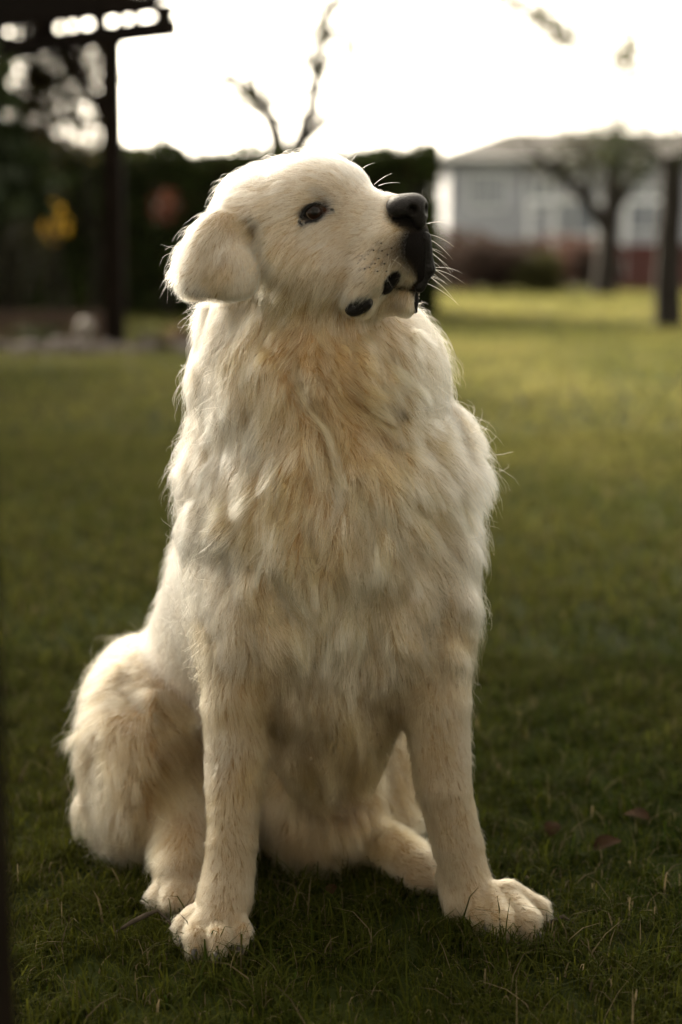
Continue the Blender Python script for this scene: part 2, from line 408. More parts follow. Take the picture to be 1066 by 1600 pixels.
# unseen big evergreen, added outside the left edge to shade near lawn and dog
t5 = empty('tree', (-5.4, 10.6, 0)); tag(t5, 'unseen tall evergreen added left of the pergola to shade the near lawn', 'tree')
b = MB(); limb(b, [(-5.4, 10.6, 0), (-5.3, 10.6, 3), (-5.4, 10.7, 8.2)], .22, .04, 9)
for k in range(34):
    z = 1.6+k*.18; a = k*2.4; r = 2.9*(1-(z-1.2)/9.0)
    limb(b, [(-5.4, 10.6, z), (-5.4+math.cos(a)*r*.5, 10.6+math.sin(a)*r*.5, z+.25), (-5.4+math.cos(a)*r, 10.6+math.sin(a)*r, z+.1)], .04, .01, 5)
b.build('trunk', m_bark, t5)
n = 42000; z = 1.3+7.2*rng.random(n)**1.1; rr = 3.1*(1-(z-1.3)/8.6)*np.sqrt(rng.random(n)); a = rng.uniform(0, 6.283, n)
c = np.stack([-5.4+rr*np.cos(a), 10.6+rr*np.sin(a), z], 1); c += vnoise3(c*1.4)*.35
leaf_cloud('crown', c, .28, mixcols(n, (.020, .030, .012), (.035, .045, .018)), m_leaf_dark, t5)
# unseen house added behind the camera to block sky light from the front
m_blocker_wall = mat('blocker_wall', (.15, .15, .14), rough=.9, noise_scale=4, noise_amt=.3)
hb = empty('house', (0, -3.6, 0)); tag(hb, 'unseen grey rendered house added behind the camera to block the front sky light', 'house')
b = MB(); b.box((-9, -9, 0), (9, -3.2, 6.2)); b.build('wall', m_blocker_wall, hb)
b = MB(); b.add([(-9.4, -9.4, 6.2), (9.4, -9.4, 6.2), (9.4, -2.8, 6.2), (-9.4, -2.8, 6.2), (-9.4, -6.1, 8.6), (9.4, -6.1, 8.6)], [(0,1,2,3), (0,4,5,1), (2,5,4,3), (0,3,4), (1,5,2)]); b.build('roof', m_roof, hb)
for x in (-5.5, -1.8, 2.2, 5.8):
    f = MB(); f.box((x-.6, -3.22, 1.0), (x+.6, -3.15, 1.08)); f.box((x-.6, -3.22, 2.22), (x+.6, -3.15, 2.3)); f.box((x-.6, -3.22, 1.08), (x-.52, -3.15, 2.22)); f.box((x+.52, -3.22, 1.08), (x+.6, -3.15, 2.22)); f.box((x-.04, -3.22, 1.08), (x+.04, -3.15, 2.22))
    fr = f.build('window', m_frame, hb); g = MB(); g.box((x-.52, -3.195, 1.08), (x+.52, -3.185, 2.22)); g.build('pane', m_glass, fr)
# ------------------------------------------------------------------ pergola, left
m_wood = mat('dark_stained_timber', (.016, .011, .008), rough=.9, spec=.08, noise_scale=9, noise_amt=.5, bump=.3)
PY = 12.3
pg = empty('pergola', (P(175, 540, PY)[0], PY, 0)); tag(pg, 'dark timber garden pergola with braced post and sloping roof', 'pergola')
pbx = P(180, 540, PY)[0]; ptop = P(172, 60, PY)
b = MB(); b.bar((pbx, PY, 0), (P(174, 90, PY)[0], PY, ptop[2]), .17, .17, (0, 1, 0)); b.build('post', m_wood, pg)
b = MB(); b.bar(P(170, 195, PY), P(108, 82, PY), .09, .09, (0, 1, 0)); b.build('brace', m_wood, pg)
b = MB(); b.bar(P(176, 190, PY+.05), P(176, 60, PY+1.3), .09, .09, (1, 0, 0)); b.build('brace', m_wood, pg)
A, Bq = Vector(P(272, 43, 11.9)), Vector(P(-260, 108, 14.4))
dirb = (Bq-A).normalized(); upv = Vector((0, 0, 1))
b = MB(); b.bar(A-upv*.0, Bq, .14, .15); b.build('beam', m_wood, pg)
back = Vector((-.30, .95, .0)).normalized()*2.6
b = MB(); b.bar(A+back+upv*.62, Bq+back+upv*.62, .14, .15); b.build('beam', m_wood, pg)
for px, wd in ((-150, .30), (-60, .30), (8, .12), (33, .03), (47, .03), (80, .22), (117, .03), (137, .03), (169, .10), (200, .03), (222, .03), (262, .12)):
    lam = min(1, max(0, (272-px)/532)); q = A.lerp(Bq, lam*.93)                 # tails and blocks between beam and roof, gaps between them
    b = MB(); b.bar(q+upv*.13-back*.02, q+upv*.13+back*.10, wd, .13, (0, 0, 1)); b.build('rafter', m_wood, pg)
nrm = Vector((0, 0, 1))
q0, q1 = A+upv*.22+back*.2, Bq+upv*.22+back*.2
rise = Vector((-.75, 0, .62))
rv = [q0-back*.2, q1-back*.2, q1+back*1.2, q0+back*1.2]
for k in range(16):                                                       # roof boards laid along the beam, each above the last
    t0_, t1_ = k/16, (k+1)/16
    a0 = q0+back*(-.2+1.4*t0_)+upv*(.0+.75*t0_)+dirb*(.0+1.1*t0_); a1 = q1+back*(-.2+1.4*t0_)+upv*(.75*t0_)
    c0_ = a0+back*(1.75/16)+upv*(.75/16*1.2)+dirb*(1.1/16); c1_ = a1+back*(1.75/16)+upv*(.75/16*1.2)
    b = MB(); b.add([a0, a1, c1_, c0_, a0+upv*.07, a1+upv*.07, c1_+upv*.07, c0_+upv*.07], [(0,1,2,3), (7,6,5,4), (0,4,5,1), (1,5,6,2), (2,6,7,3), (3,7,4,0)])
    b.build('roof_board', m_wood, pg)
fb0, fb1 = A-dirb*.04+upv*.11-back*.04, Bq+upv*.17-back*.04
f2 = A+dirb*.95+upv*.44-back*.04; f3 = Bq+upv*1.3-back*.04; th = back.normalized()*.04
b = MB(); b.add([fb0, fb1, f3, f2, fb0+upv*.03, fb0+th, fb1+th, f3+th, f2+th, fb0+upv*.03+th], [(0,1,2,3,4), (9,8,7,6,5), (0,5,6,1), (1,6,7,2), (2,7,8,3), (3,8,9,4), (4,9,5,0)])
b.build('fascia', m_wood, pg)
# far post
b = MB(); fp = A+dirb*2.9+back; b.box((fp.x-.08, fp.y-.08, 0), (fp.x+.08, fp.y+.08, fp.z-.08)); b.build('post', m_wood, pg)

# climbing vine and shrub left, breaking the sky into specks
vine = empty('vine', (P(60, 540, 13.6)[0], 13.6, 0)); tag(vine, 'bare climbing vine hanging from the pergola beam against the sky', 'vine')
b = MB(); cen = []
for px, w in ((-60, 5), (-10, 5), (8, 4), (45, 6), (62, 6), (76, 7), (98, 6), (128, 5), (150, 4)):
    Yv = random.uniform(13.2, 14.0); top = P(px+random.uniform(-6, 6), 70, Yv)
    pts = [Vector((P(px, 300, Yv)[0], Yv, 0)), Vector(P(px+random.uniform(-9, 9), 260, Yv)), Vector(P(px+random.uniform(-12, 12), 160, Yv)), Vector(top)]
    path = limb(b, pts, .018, .010, 5, .12)
    tp = []; twigs(b, path[5:], w, .32, .006, tp, levels=1, droop=.5); cen += path[6:]*(w+2)+tp
b.build('stems', m_bark, vine)
crown_leaves('foliage', cen, 13, .08, .065, ((.05, .045, .02), (.08, .06, .025)), vine, m_leaf)
shrub(10, 16.5, 1.3, P(10, 178, 16.5)[2], ((.025, .028, .012), (.04, .04, .015)), 'dark rounded evergreen shrub behind the pergola at the left edge', .08, 5000)
shrub(92, 15.6, .36, .5, ((.85, .52, .04), (.60, .36, .04)), 'thin shrub with a patch of yellow autumn leaves under the pergola', .07, 90, zc=P(90, 348, 15.6)[2])
shrub(262, 17.5, .40, .5, ((.12, .035, .02), (.08, .03, .02)), 'thin shrub with rusty red leaves against the dark hedge left of the ear', .07, 90, zc=P(262, 318, 17.5)[2])

# low slatted edging, ball, stones and bed plants
m_slat = mat('weathered_slats', (.15, .10, .08), rough=.85, noise_scale=8, noise_amt=.35)
ex0, ex1, EY = P(-300, 400, 12.9)[0], P(163, 400, 12.9)[0], 12.9
edg = empty('garden_edging', ((ex0+ex1)/2, EY, 0)); tag(edg, 'low weathered slatted edging along the flower bed by the pergola', 'edging')
b = MB(); b.box((ex0, EY+.022, .22), (ex1, EY+.05, .27)); b.build('rail', m_slat, edg)
b = MB(); x = ex0
while x < ex1: b.box((x, EY, .0), (x+.045, EY+.02, .30+random.uniform(-.01, .01))); x += .06
o = b.build('slats', m_slat, edg); o['kind'] = 'stuff'
bx = P(130, 400, 12.2)[0]; bz = P(130, 512, 12.2)[2]
lampm = mat('pale_ball', (.30, .27, .24), rough=.5)
bl = empty('garden_ball', (bx, 12.2, 0)); tag(bl, 'pale round ball on a short stake in front of the slatted edging', 'garden ball')
def uv_ball(c, r, n=16, m=24, squash=(1, 1, 1), wob=0, seed=0):
    v, f = [], []
    for i in range(n+1):
        for k in range(m):
            th, ph = math.pi*i/n, 2*math.pi*k/m
            d = Vector((math.sin(th)*math.cos(ph), math.sin(th)*math.sin(ph), math.cos(th)))
            rr = r*(1+wob*noise.noise(d*1.7+Vector((seed, 0, 0)))) if wob else r
            v.append((c[0]+d.x*rr*squash[0], c[1]+d.y*rr*squash[1], c[2]+d.z*rr*squash[2]))
    for i in range(n):
        for k in range(m): f.append((i*m+k, (i+1)*m+k, (i+1)*m+(k+1) % m, i*m+(k+1) % m))
    return v, f
v, f = uv_ball((bx, 12.2, bz), .078); add_mesh('ball', v, f, lampm, bl, True)
b = MB(); b.tube([(bx, 12.2, 0), (bx, 12.2, bz-.06)], [.012, .012], 8); b.build('stake', m_wood, bl)
m_stone = mat('bed_stone', (.19, .16, .145), rough=.9, noise_scale=12, noise_amt=.35, bump=.4)
sproto = None
for i in range(26):
    px = -60+i*15+random.uniform(-6, 6); Y = random.uniform(11.2, 12.2); x = P(px, 400, Y)[0]; r = random.uniform(.05, .11)
    v, f = uv_ball((0, 0, r*.35), r, 8, 12, (1.3, 1, .7), .5, i); o = add_mesh('edging_stone', v, f, m_stone, None, True); o.location = (x, Y, 0); o.rotation_euler.z = random.uniform(0, 6)
    tag(o, 'rough grey stone in the row edging the flower bed below the pergola', 'stone', 'stones edging the flower bed')
for px, Y, w, h, cols, lab in ((60, 12.5, .5, .2, ((.03, .04, .015), (.05, .06, .02)), 'low dark plant between the edging and the stones, left of the ball'),
        (232, 11.9, .35, .24, ((.20, .20, .09), (.14, .15, .06)), 'pale yellow-green tuft beside the pergola post foot'),
        (275, 12.0, .3, .2, ((.17, .10, .07), (.12, .08, .06)), 'small russet plant by the dog shoulder in the stone bed')):
    shrub(px, Y, w, h, cols, lab, .04, 260)

# ------------------------------------------------------------------ foreground: post at the left edge, twig, fallen leaves
m_post = mat('brown_post', (.012, .008, .005), rough=.95, spec=.03, noise_scale=20, noise_amt=.4, bump=.3)
xr = P(-8, 1450, .72)[0]
b = MB(); b.box((xr-.07, .69, 0), (xr, .76, 1.7)); tag(b.build('wooden_post', m_post), 'brown wooden post very close to the camera at the left edge', 'post')
m_dry = mat('dry_leaf', (.032, .017, .008), rough=.95, spec=.05, noise_scale=60, noise_amt=.4, trans=((.06, .03, .012), .2))
m_twig = mat('dead_twig', (.075, .06, .045), rough=.95, spec=.05, noise_scale=90, noise_amt=.4)
def fallen_leaf(px, py_y, s, rot, label):
    v, f = [], []
    n = 9
    for i in range(n+1):
        t = i/n; w = .36*math.sin(math.pi*min(1, t*1.02))**.8*(1-.25*t); curl = .22*math.sin(t*3)
        for sgn, e in ((-1, .35), (0, 0), (1, .28)):
            v.append(((t-.5)*s, sgn*w*s, .012+s*(curl*.5+abs(sgn)*e*w)))
    for i in range(n):
        for k in (0, 1): f.append((3*i+k, 3*i+k+1, 3*i+k+4, 3*i+k+3))
    o = add_mesh('fallen_leaf', v, f, m_dry, None, True); g = W(px, py_y, .012); o.location = (g[0], g[1], .010); o.rotation_euler = (random.uniform(-.3, .3), random.uniform(-.3, .3), rot)
    tag(o, label, 'leaf')
def gy_of(py): return CAMH/math.tan(math.atan((py-CY)/FPX)+PITCH)
fallen_leaf(950, gy_of(1345), .045, .4, 'curled brown fallen leaf lying right of the outstretched front paw')
fallen_leaf(995, gy_of(1302), .045, 2.4, 'reddish fallen leaf, farther back and nearest the right edge')
fallen_leaf(860, gy_of(1318), .035, 1.2, 'small dull fallen leaf nearest the front leg on the right')
fallen_leaf(520, gy_of(1415), .022, 1.9, 'tiny reddish leaf in the shade between the front paws')
yy = gy_of(1482)
b = MB(); b.tube([W(182, yy-.004, .022), W(205, yy+.004, .030), W(228, yy+.010, .036), W(246, yy+.022, .036), W(262, yy+.016, .028), W(276, yy+.004, .018)], [.0016, .0027, .0030, .0022, .0015, .0008], 8)
tag(b.build('twig', m_twig, None, True), 'grey crooked dead twig in the grass left of the near front paw', 'twig')
yy = gy_of(1462)
b = MB(); b.tube([W(862, yy, .016), W(880, yy, .024), W(898, yy-.006, .018)], [.0035, .0028, .001], 6)
tag(b.build('dry_stalk', m_twig, None, True), 'pale dry stalk in front of the toes of the outstretched paw', 'stalk')

# ------------------------------------------------------------------ dog: signed distance sculpture
H = 0.0035
LO = np.array((-0.36, 1.34, -0.03)); HI = np.array((0.30, 2.16, 0.96))
NG = np.ceil((HI-LO)/H).astype(int)
prims = []      # (group, fn, lo, hi, k)
def E_(g, px, py, Y, rx, rz, ry, rot=0, yaw=0, k=0.02, c=None, sub=False):
    if c is None: c = P(px, py, Y); s = mpp(px, py, Y)
    else: s = 1.0
    r = np.array((rx*s, ry, rz*s))
    a, b = math.radians(rot), math.radians(yaw)
    Ry = np.array(((math.cos(a), 0, math.sin(a)), (0, 1, 0), (-math.sin(a), 0, math.cos(a))))
    Rz = np.array(((math.cos(b), -math.sin(b), 0), (math.sin(b), math.cos(b), 0), (0, 0, 1)))
    R = Rz@Ry; m = r.max()
    def fn(p):
        q = (p-c)@R
        k0 = np.sqrt(((q/r)**2).sum(-1)); k1 = np.sqrt(((q/(r*r))**2).sum(-1))+1e-9
        return k0*(k0-1)/k1
    prims.append((g, fn, c-m, c+m, k, sub))
def C_(g, a, b, ra, rb, k=0.02, sub=False):
    a, b = np.asarray(a, float), np.asarray(b, float); ab = b-a; L2 = (ab*ab).sum()
    def fn(p):
        t = np.clip(((p-a)@ab)/L2, 0, 1)
        return np.sqrt(((p-a-t[..., None]*ab)**2).sum(-1)) - (ra+(rb-ra)*t)
    m = max(ra, rb)
    prims.append((g, fn, np.minimum(a, b)-m, np.maximum(a, b)+m, k, sub))
def CP(g, p1, p2, r1, r2, k=0.02, sub=False):
    C_(g, P(*p1), P(*p2), r1*mpp(*p1), r2*mpp(*p2), k, sub)

# torso
E_('torso', 512, 780, 1.70, 200, 235, 0.150, k=0.03)
E_('torso', 500, 590, 1.68, 165, 150, 0.120, k=0.05)
E_('torso', 395, 590, 1.70, 82, 110, 0.10, k=0.05)
E_('torso', 500, 960, 1.73, 205, 200, 0.150, k=0.04)
E_('torso', 592, 590, 1.70, 88, 110, 0.10, k=0.05)
E_('torso', 678, 745, 1.71, 50, 90, 0.08, k=0.04)
E_('torso', 345, 740, 1.70, 52, 90, 0.08, k=0.04)
E_('torso', 696, 900, 1.70, 34, 110, 0.07, k=0.04)
CP('torso', (460, 790, 1.80), (375, 1150, 1.95), 145, 180, k=0.05)
CP('torso', (352, 940, 1.80), (312, 1090, 1.84), 80, 92, k=0.05)
E_('torso', 430, 1230, 1.95, 200, 160, 0.16, k=0.05)
# belly fur
E_('belly', 515, 1110, 1.69, 95, 130, 0.08, k=0.04)
E_('belly', 500, 1260, 1.76, 92, 118, 0.08, k=0.04)
# haunch
E_('haunch', 250, 1150, 1.83, 98, 130, 0.13, rot=8, k=0.03)
E_('haunch', 215, 1100, 1.84, 70, 80, 0.10, k=0.03)
E_('haunch', 232, 1255, 1.78, 82, 100, 0.09, k=0.03)
E_('haunch', 222, 1185, 1.81, 62, 70, 0.10, k=0.04)
E_('haunch', 245, 1062, 1.85, 62, 58, 0.09, k=0.03)
CP('haunch', (312, 1190, 1.78), (305, 1340, 1.685), 34, 26, k=0.05)
# near rear foot
C_('rfoot', W(300, 1.74, .08), W(285, 1.635, .040), .042, .033, k=0.02)
for px, Y, r in ((252, 1.602, .0165), (272, 1.588, .0185), (298, 1.590, .0175), (318, 1.605, .015)):
    C_('rfoot', W(285, 1.635, .036), W(px, Y, .020), .022, r, k=0.005)
# far rear leg
CP('rfoot', (590, 1180, 1.87), (618, 1285, 1.80), 62, 38, k=0.03)
CP('rfoot', (610, 1290, 1.80), (590, 1345, 1.76), 34, 24, k=0.02)
C_('rfoot', W(585, 1.74, .035), W(655, 1.665, .028), .028, .026, k=0.02)
for px, Y in ((655, 1.655), (675, 1.655), (690, 1.665)):
    C_('rfoot', W(640, 1.68, .03), W(px, Y, .018), .022, .016, k=0.008)
# near front leg (image left)
CP('leg', (410, 850, 1.68), (372, 1090, 1.605), 105, 50, k=0.05)
CP('leg', (372, 1090, 1.605), (366, 1220, 1.585), 50, 41, k=0.006)
CP('leg', (366, 1220, 1.585), (364, 1310, 1.565), 40, 35, k=0.004)
CP('leg', (364, 1310, 1.565), (352, 1400, 1.545), 34, 39, k=0.004)
CP('leg', (352, 1395, 1.545), (343, 1436, 1.528), 37, 38, k=0.008)
for px, Y, r in ((287, 1.522, .0100), (306, 1.494, .0122), (341, 1.490, .0126), (377, 1.504, .0112)):
    a = P(338+(px-338)*0.62, 1434, 1.532); b = W(px, Y, .024)
    C_('paw', a, b, .0150, r*1.05, k=0.005)
    C_('paw', b, W(px-1, Y-.013, .012), r*1.05, r*.75, k=0.002)
# far front leg (image right)
CP('leg', (628, 860, 1.68), (680, 1095, 1.63), 88, 50, k=0.05)
CP('leg', (680, 1095, 1.63), (694, 1230, 1.605), 50, 39, k=0.006)
CP('leg', (694, 1230, 1.605), (714, 1318, 1.595), 39, 36, k=0.004)
CP('leg', (714, 1318, 1.595), (738, 1405, 1.585), 35, 35, k=0.004)
CP('leg', (736, 1400, 1.585), (765, 1440, 1.57), 36, 32, k=0.008)
E_('leg', 722, 1322, 1.600, 24, 26, 0.020, k=0.012)
E_('leg', 352, 1318, 1.562, 22, 26, 0.018, k=0.012)
for px, Y, r in ((748, 1.548, .0135), (784, 1.530, .0165), (824, 1.532, .0160), (842, 1.562, .0125)):
    a = W(742+(px-742)*.55, 1.573, .038); b = W(px, Y, .024)
    C_('paw', a, b, .0155, r*.98, k=0.004)
    C_('paw', b, W(px+7, Y-.010, .013), r*1.02, r*.75, k=0.002)
C_('paw', W(708, 1.60, .05), W(712, 1.575, .022), .018, .013, k=0.01)

# head
CP('head', (440, 450, 1.67), (480, 600, 1.69), 100, 150, k=0.03)
E_('head', 478, 345, 1.63, 98, 94, 0.082, k=0.02)
E_('head', 408, 342, 1.645, 66, 72, 0.085, rot=-25, k=0.025)
E_('head', 500, 300, 1.605, 62, 48, 0.05, k=0.02)
E_('head', 470, 300, 1.59, 36, 30, 0.028, k=0.02)
E_('head', 537, 308, 1.635, 40, 45, 0.045, k=0.02)
E_('head', 455, 405, 1.60, 68, 62, 0.055, k=0.025)
E_('head', 505, 420, 1.60, 60, 60, 0.055, k=0.025)
E_('head', 500, 470, 1.64, 62, 46, 0.060, k=0.03)
# muzzle
E_('muzzle', 560, 368, 1.605, 66, 66, 0.048, k=0.02)
CP('muzzle', (545, 338, 1.605), (632, 334, 1.565), 38, 28, k=0.015)
E_('muzzle', 612, 385, 1.572, 52, 55, 0.038, rot=0, k=0.015)
E_('muzzle', 641, 388, 1.583, 32, 62, 0.038, rot=-4, k=0.012)
E_('muzzle', 584, 427, 1.565, 44, 38, 0.028, rot=-30, k=0.012)
E_('muzzle', 560, 462, 1.568, 29, 31, 0.024, rot=-35, k=0.010)
E_('muzzle', 650, 428, 1.575, 23, 24, 0.022, k=0.008)
# lower jaw
CP('muzzle', (565, 468, 1.605), (628, 466, 1.590), 30, 22, k=0.012)
E_('muzzle', 636, 472, 1.590, 16, 20, 0.018, k=0.010)
# mouth groove and eye socket
CP('muzzle', (575, 478, 1.545), (612, 452, 1.548), 7, 7, k=0.012, sub=True)
CP('muzzle', (612, 452, 1.548), (648, 456, 1.550), 6, 5, k=0.010, sub=True)
E_('head', 490, 332, 1.527, 19, 13, 0.020, rot=-20, k=0.014, sub=True)
CP('head', (386, 330, 1.575), (399, 362, 1.563), 6, 9, k=0.008, sub=True)
CP('head', (399, 362, 1.563), (420, 440, 1.556), 8, 7, k=0.008, sub=True)
# ear: one soft flap, joined to the skull along its top only
E_('ear', 358, 345, 1.600, 30, 46, 0.024, rot=30, k=0.02)
E_('ear', 332, 392, 1.577, 36, 72, 0.011, rot=33, yaw=14, k=0.012)
E_('ear', 350, 400, 1.563, 50, 68, 0.010, rot=-5, yaw=8, k=0.016)
E_('ear', 372, 428, 1.553, 32, 38, 0.008, rot=-20, k=0.014)
E_('ear', 332, 436, 1.566, 50, 27, 0.009, rot=10, k=0.010)
E_('ear', 302, 448, 1.576, 20, 16, 0.009, rot=10, k=0.010)
CP('ear', (356, 318, 1.612), (306, 398, 1.592), 12, 13, k=0.010)
CP('ear', (306, 398, 1.592), (296, 444, 1.580), 13, 10, k=0.010)
EARJOIN = 0.006

t0 = time.time()
field = np.full(NG, 0.2, np.float32)
def grid_pts(i0, i1):
    ax = [LO[a]+H*np.arange(i0[a], i1[a]) for a in range(3)]
    return np.stack(np.meshgrid(*ax, indexing='ij'), -1)
ear_field = np.full(NG, 0.2, np.float32); body_field = field
for g, fn, lo, hi, k, sub in prims:
    field = ear_field if g == 'ear' else body_field
    mg = k+0.012
    i0 = np.clip(np.floor((lo-mg-LO)/H).astype(int), 0, NG); i1 = np.clip(np.ceil((hi+mg-LO)/H).astype(int)+1, 0, NG)
    s = tuple(slice(a, b) for a, b in zip(i0, i1)); cur = field[s]
    d = fn(grid_pts(i0, i1))
    if sub:
        h = np.clip(0.5-0.5*(cur+d)/k, 0, 1); field[s] = cur*(1-h)-d*h+k*h*(1-h)
    else:
        h = np.clip(0.5+0.5*(cur-d)/k, 0, 1); field[s] = cur*(1-h)+d*h-k*h*(1-h)
# tufts: shallow swellings of thick coat, laid along the lie of the fur
def first_Y(px, py):
    Y = np.linspace(1.45, 2.0, 140); pts = np.array([P(px, py, y) for y in Y]); q = ((pts-LO)/H).astype(int)
    q = np.clip(q, 0, NG-1); d = body_field[q[:, 0], q[:, 1], q[:, 2]]
    return Y[np.argmax(d < 0)] if (d < 0).any() else None
trs = np.random.default_rng(11); n0 = len(prims)
for _ in range(190):
    px, py = trs.uniform(285, 750), trs.uniform(500, 1180)
    if trs.random() < .16: px, py = trs.uniform(140, 245), trs.uniform(1050, 1280)
    if py > 1020 and (300 < px < 430 or px > 610): continue
    if 240 < px < 330 and 850 < py < 1090: continue
    Y = first_Y(px, py)
    if Y is None or Y > 1.9: continue
    lean = (px-500)/250*-22 if px > 290 else 10
    E_('torso' if px > 290 and py < 1050 else 'belly' if px > 290 else 'haunch', px, py, Y+.007, trs.uniform(10, 19), trs.uniform(26, 50), .0150, rot=lean+trs.normal()*14, k=0.010)
for a_, b_ in (((455, 565), (488, 645)), ((498, 640), (522, 705)), ((548, 628), (600, 655)), ((600, 655), (660, 640)), ((585, 690), (655, 700)), ((428, 735), (442, 805)),
        ((520, 715), (532, 785)), ((595, 800), (640, 900)), ((480, 825), (490, 885)), ((703, 690), (716, 770)), ((350, 860), (362, 905)), ((385, 650), (400, 720)),
        ((560, 760), (580, 830)), ((650, 790), (690, 850)), ((440, 900), (452, 960)), ((540, 900), (545, 960)), ((330, 700), (322, 770)), ((610, 560), (640, 600)),
        ((205, 1090), (250, 1130))):
    Ya, Yb = first_Y(*a_), first_Y(*b_)
    if Ya and Yb: CP('torso', (*a_, Ya-.003), (*b_, Yb-.003), 7, 5, k=0.012, sub=True)
for g, fn, lo, hi, k, sub in prims[n0:]:
    mg = k+0.012
    i0 = np.clip(np.floor((lo-mg-LO)/H).astype(int), 0, NG); i1 = np.clip(np.ceil((hi+mg-LO)/H).astype(int)+1, 0, NG)
    s = tuple(slice(a, b) for a, b in zip(i0, i1)); cur = body_field[s]; d = fn(grid_pts(i0, i1))
    if sub: h = np.clip(0.5-0.5*(cur+d)/k, 0, 1); body_field[s] = cur*(1-h)-d*h+k*h*(1-h)
    else: h = np.clip(0.5+0.5*(cur-d)/k, 0, 1); body_field[s] = cur*(1-h)+d*h-k*h*(1-h)
h_ = np.clip(0.5+0.5*(body_field-ear_field)/EARJOIN, 0, 1); field = body_field*(1-h_)+ear_field*h_-EARJOIN*h_*(1-h_); del h_, ear_field, body_field
# anything under the turf line is cut just below ground
zz = LO[2]+H*np.arange(NG[2]); field = np.maximum(field, (-0.004-zz)[None, None, :].astype(np.float32))
def sample(arr, p):
    q = (p-LO)/H; q = np.clip(q, 0, np.array(arr.shape[:3])-1.001); i = q.astype(int); f = q-i
    r = 0
    for a in (0, 1):
        for b in (0, 1):
            for c in (0, 1):
                w = (f[:, 0] if a else 1-f[:, 0])*(f[:, 1] if b else 1-f[:, 1])*(f[:, 2] if c else 1-f[:, 2])
                r = r + w*arr[i[:, 0]+a, i[:, 1]+b, i[:, 2]+c]
    return r
def grad(p, e=0.004):
    o = np.zeros((len(p), 3))
    for a in range(3):
        d = np.zeros(3); d[a] = e
        o[:, a] = sample(field, p+d)-sample(field, p-d)
    return o/(np.linalg.norm(o, axis=1)[:, None]+1e-9)
gr = vdb.FloatGrid(0.2); gr.copyFromArray(field); V, T, Q = gr.convertToPolygons(0.0, 0.0)
V = V*H+LO
print('dog mesh', len(V), len(Q), len(T), round(time.time()-t0, 1))
F = Q.astype(int)[:, ::-1] if len(Q) else Q

def group_ids(p):
    names = ['torso', 'belly', 'haunch', 'rfoot', 'leg', 'paw', 'head', 'muzzle', 'ear']
    best = np.full((len(p), len(names)), 9.0, np.float32)
    for g, fn, lo, hi, k, sub in prims:
        if sub: continue
        m = np.all((p > lo-0.04) & (p < hi+0.04), axis=1)
        if not m.any(): continue
        j = names.index(g); best[m, j] = np.minimum(best[m, j], fn(p[m]))
    return names, best.argmin(1)

# ------------------------------------------------------------------ dog: coat, guided by hand-placed combing marks
Wc, Cc, Tc, Dc, Kc = (.86, .81, .72), (.82, .70, .50), (.70, .51, .28), (.11, .08, .065), (.008, .007, .007)
Lc, Mc = (.42, .335, .215), (.50, .42, .31)  # leg and paw fur: tan, with shade low on the dog painted in
Hc, Hm, Ht = (.56, .48, .37), (.48, .385, .26), (.43, .32, .17)  # haunch and belly fur, likewise darkened so shade sits in the colour
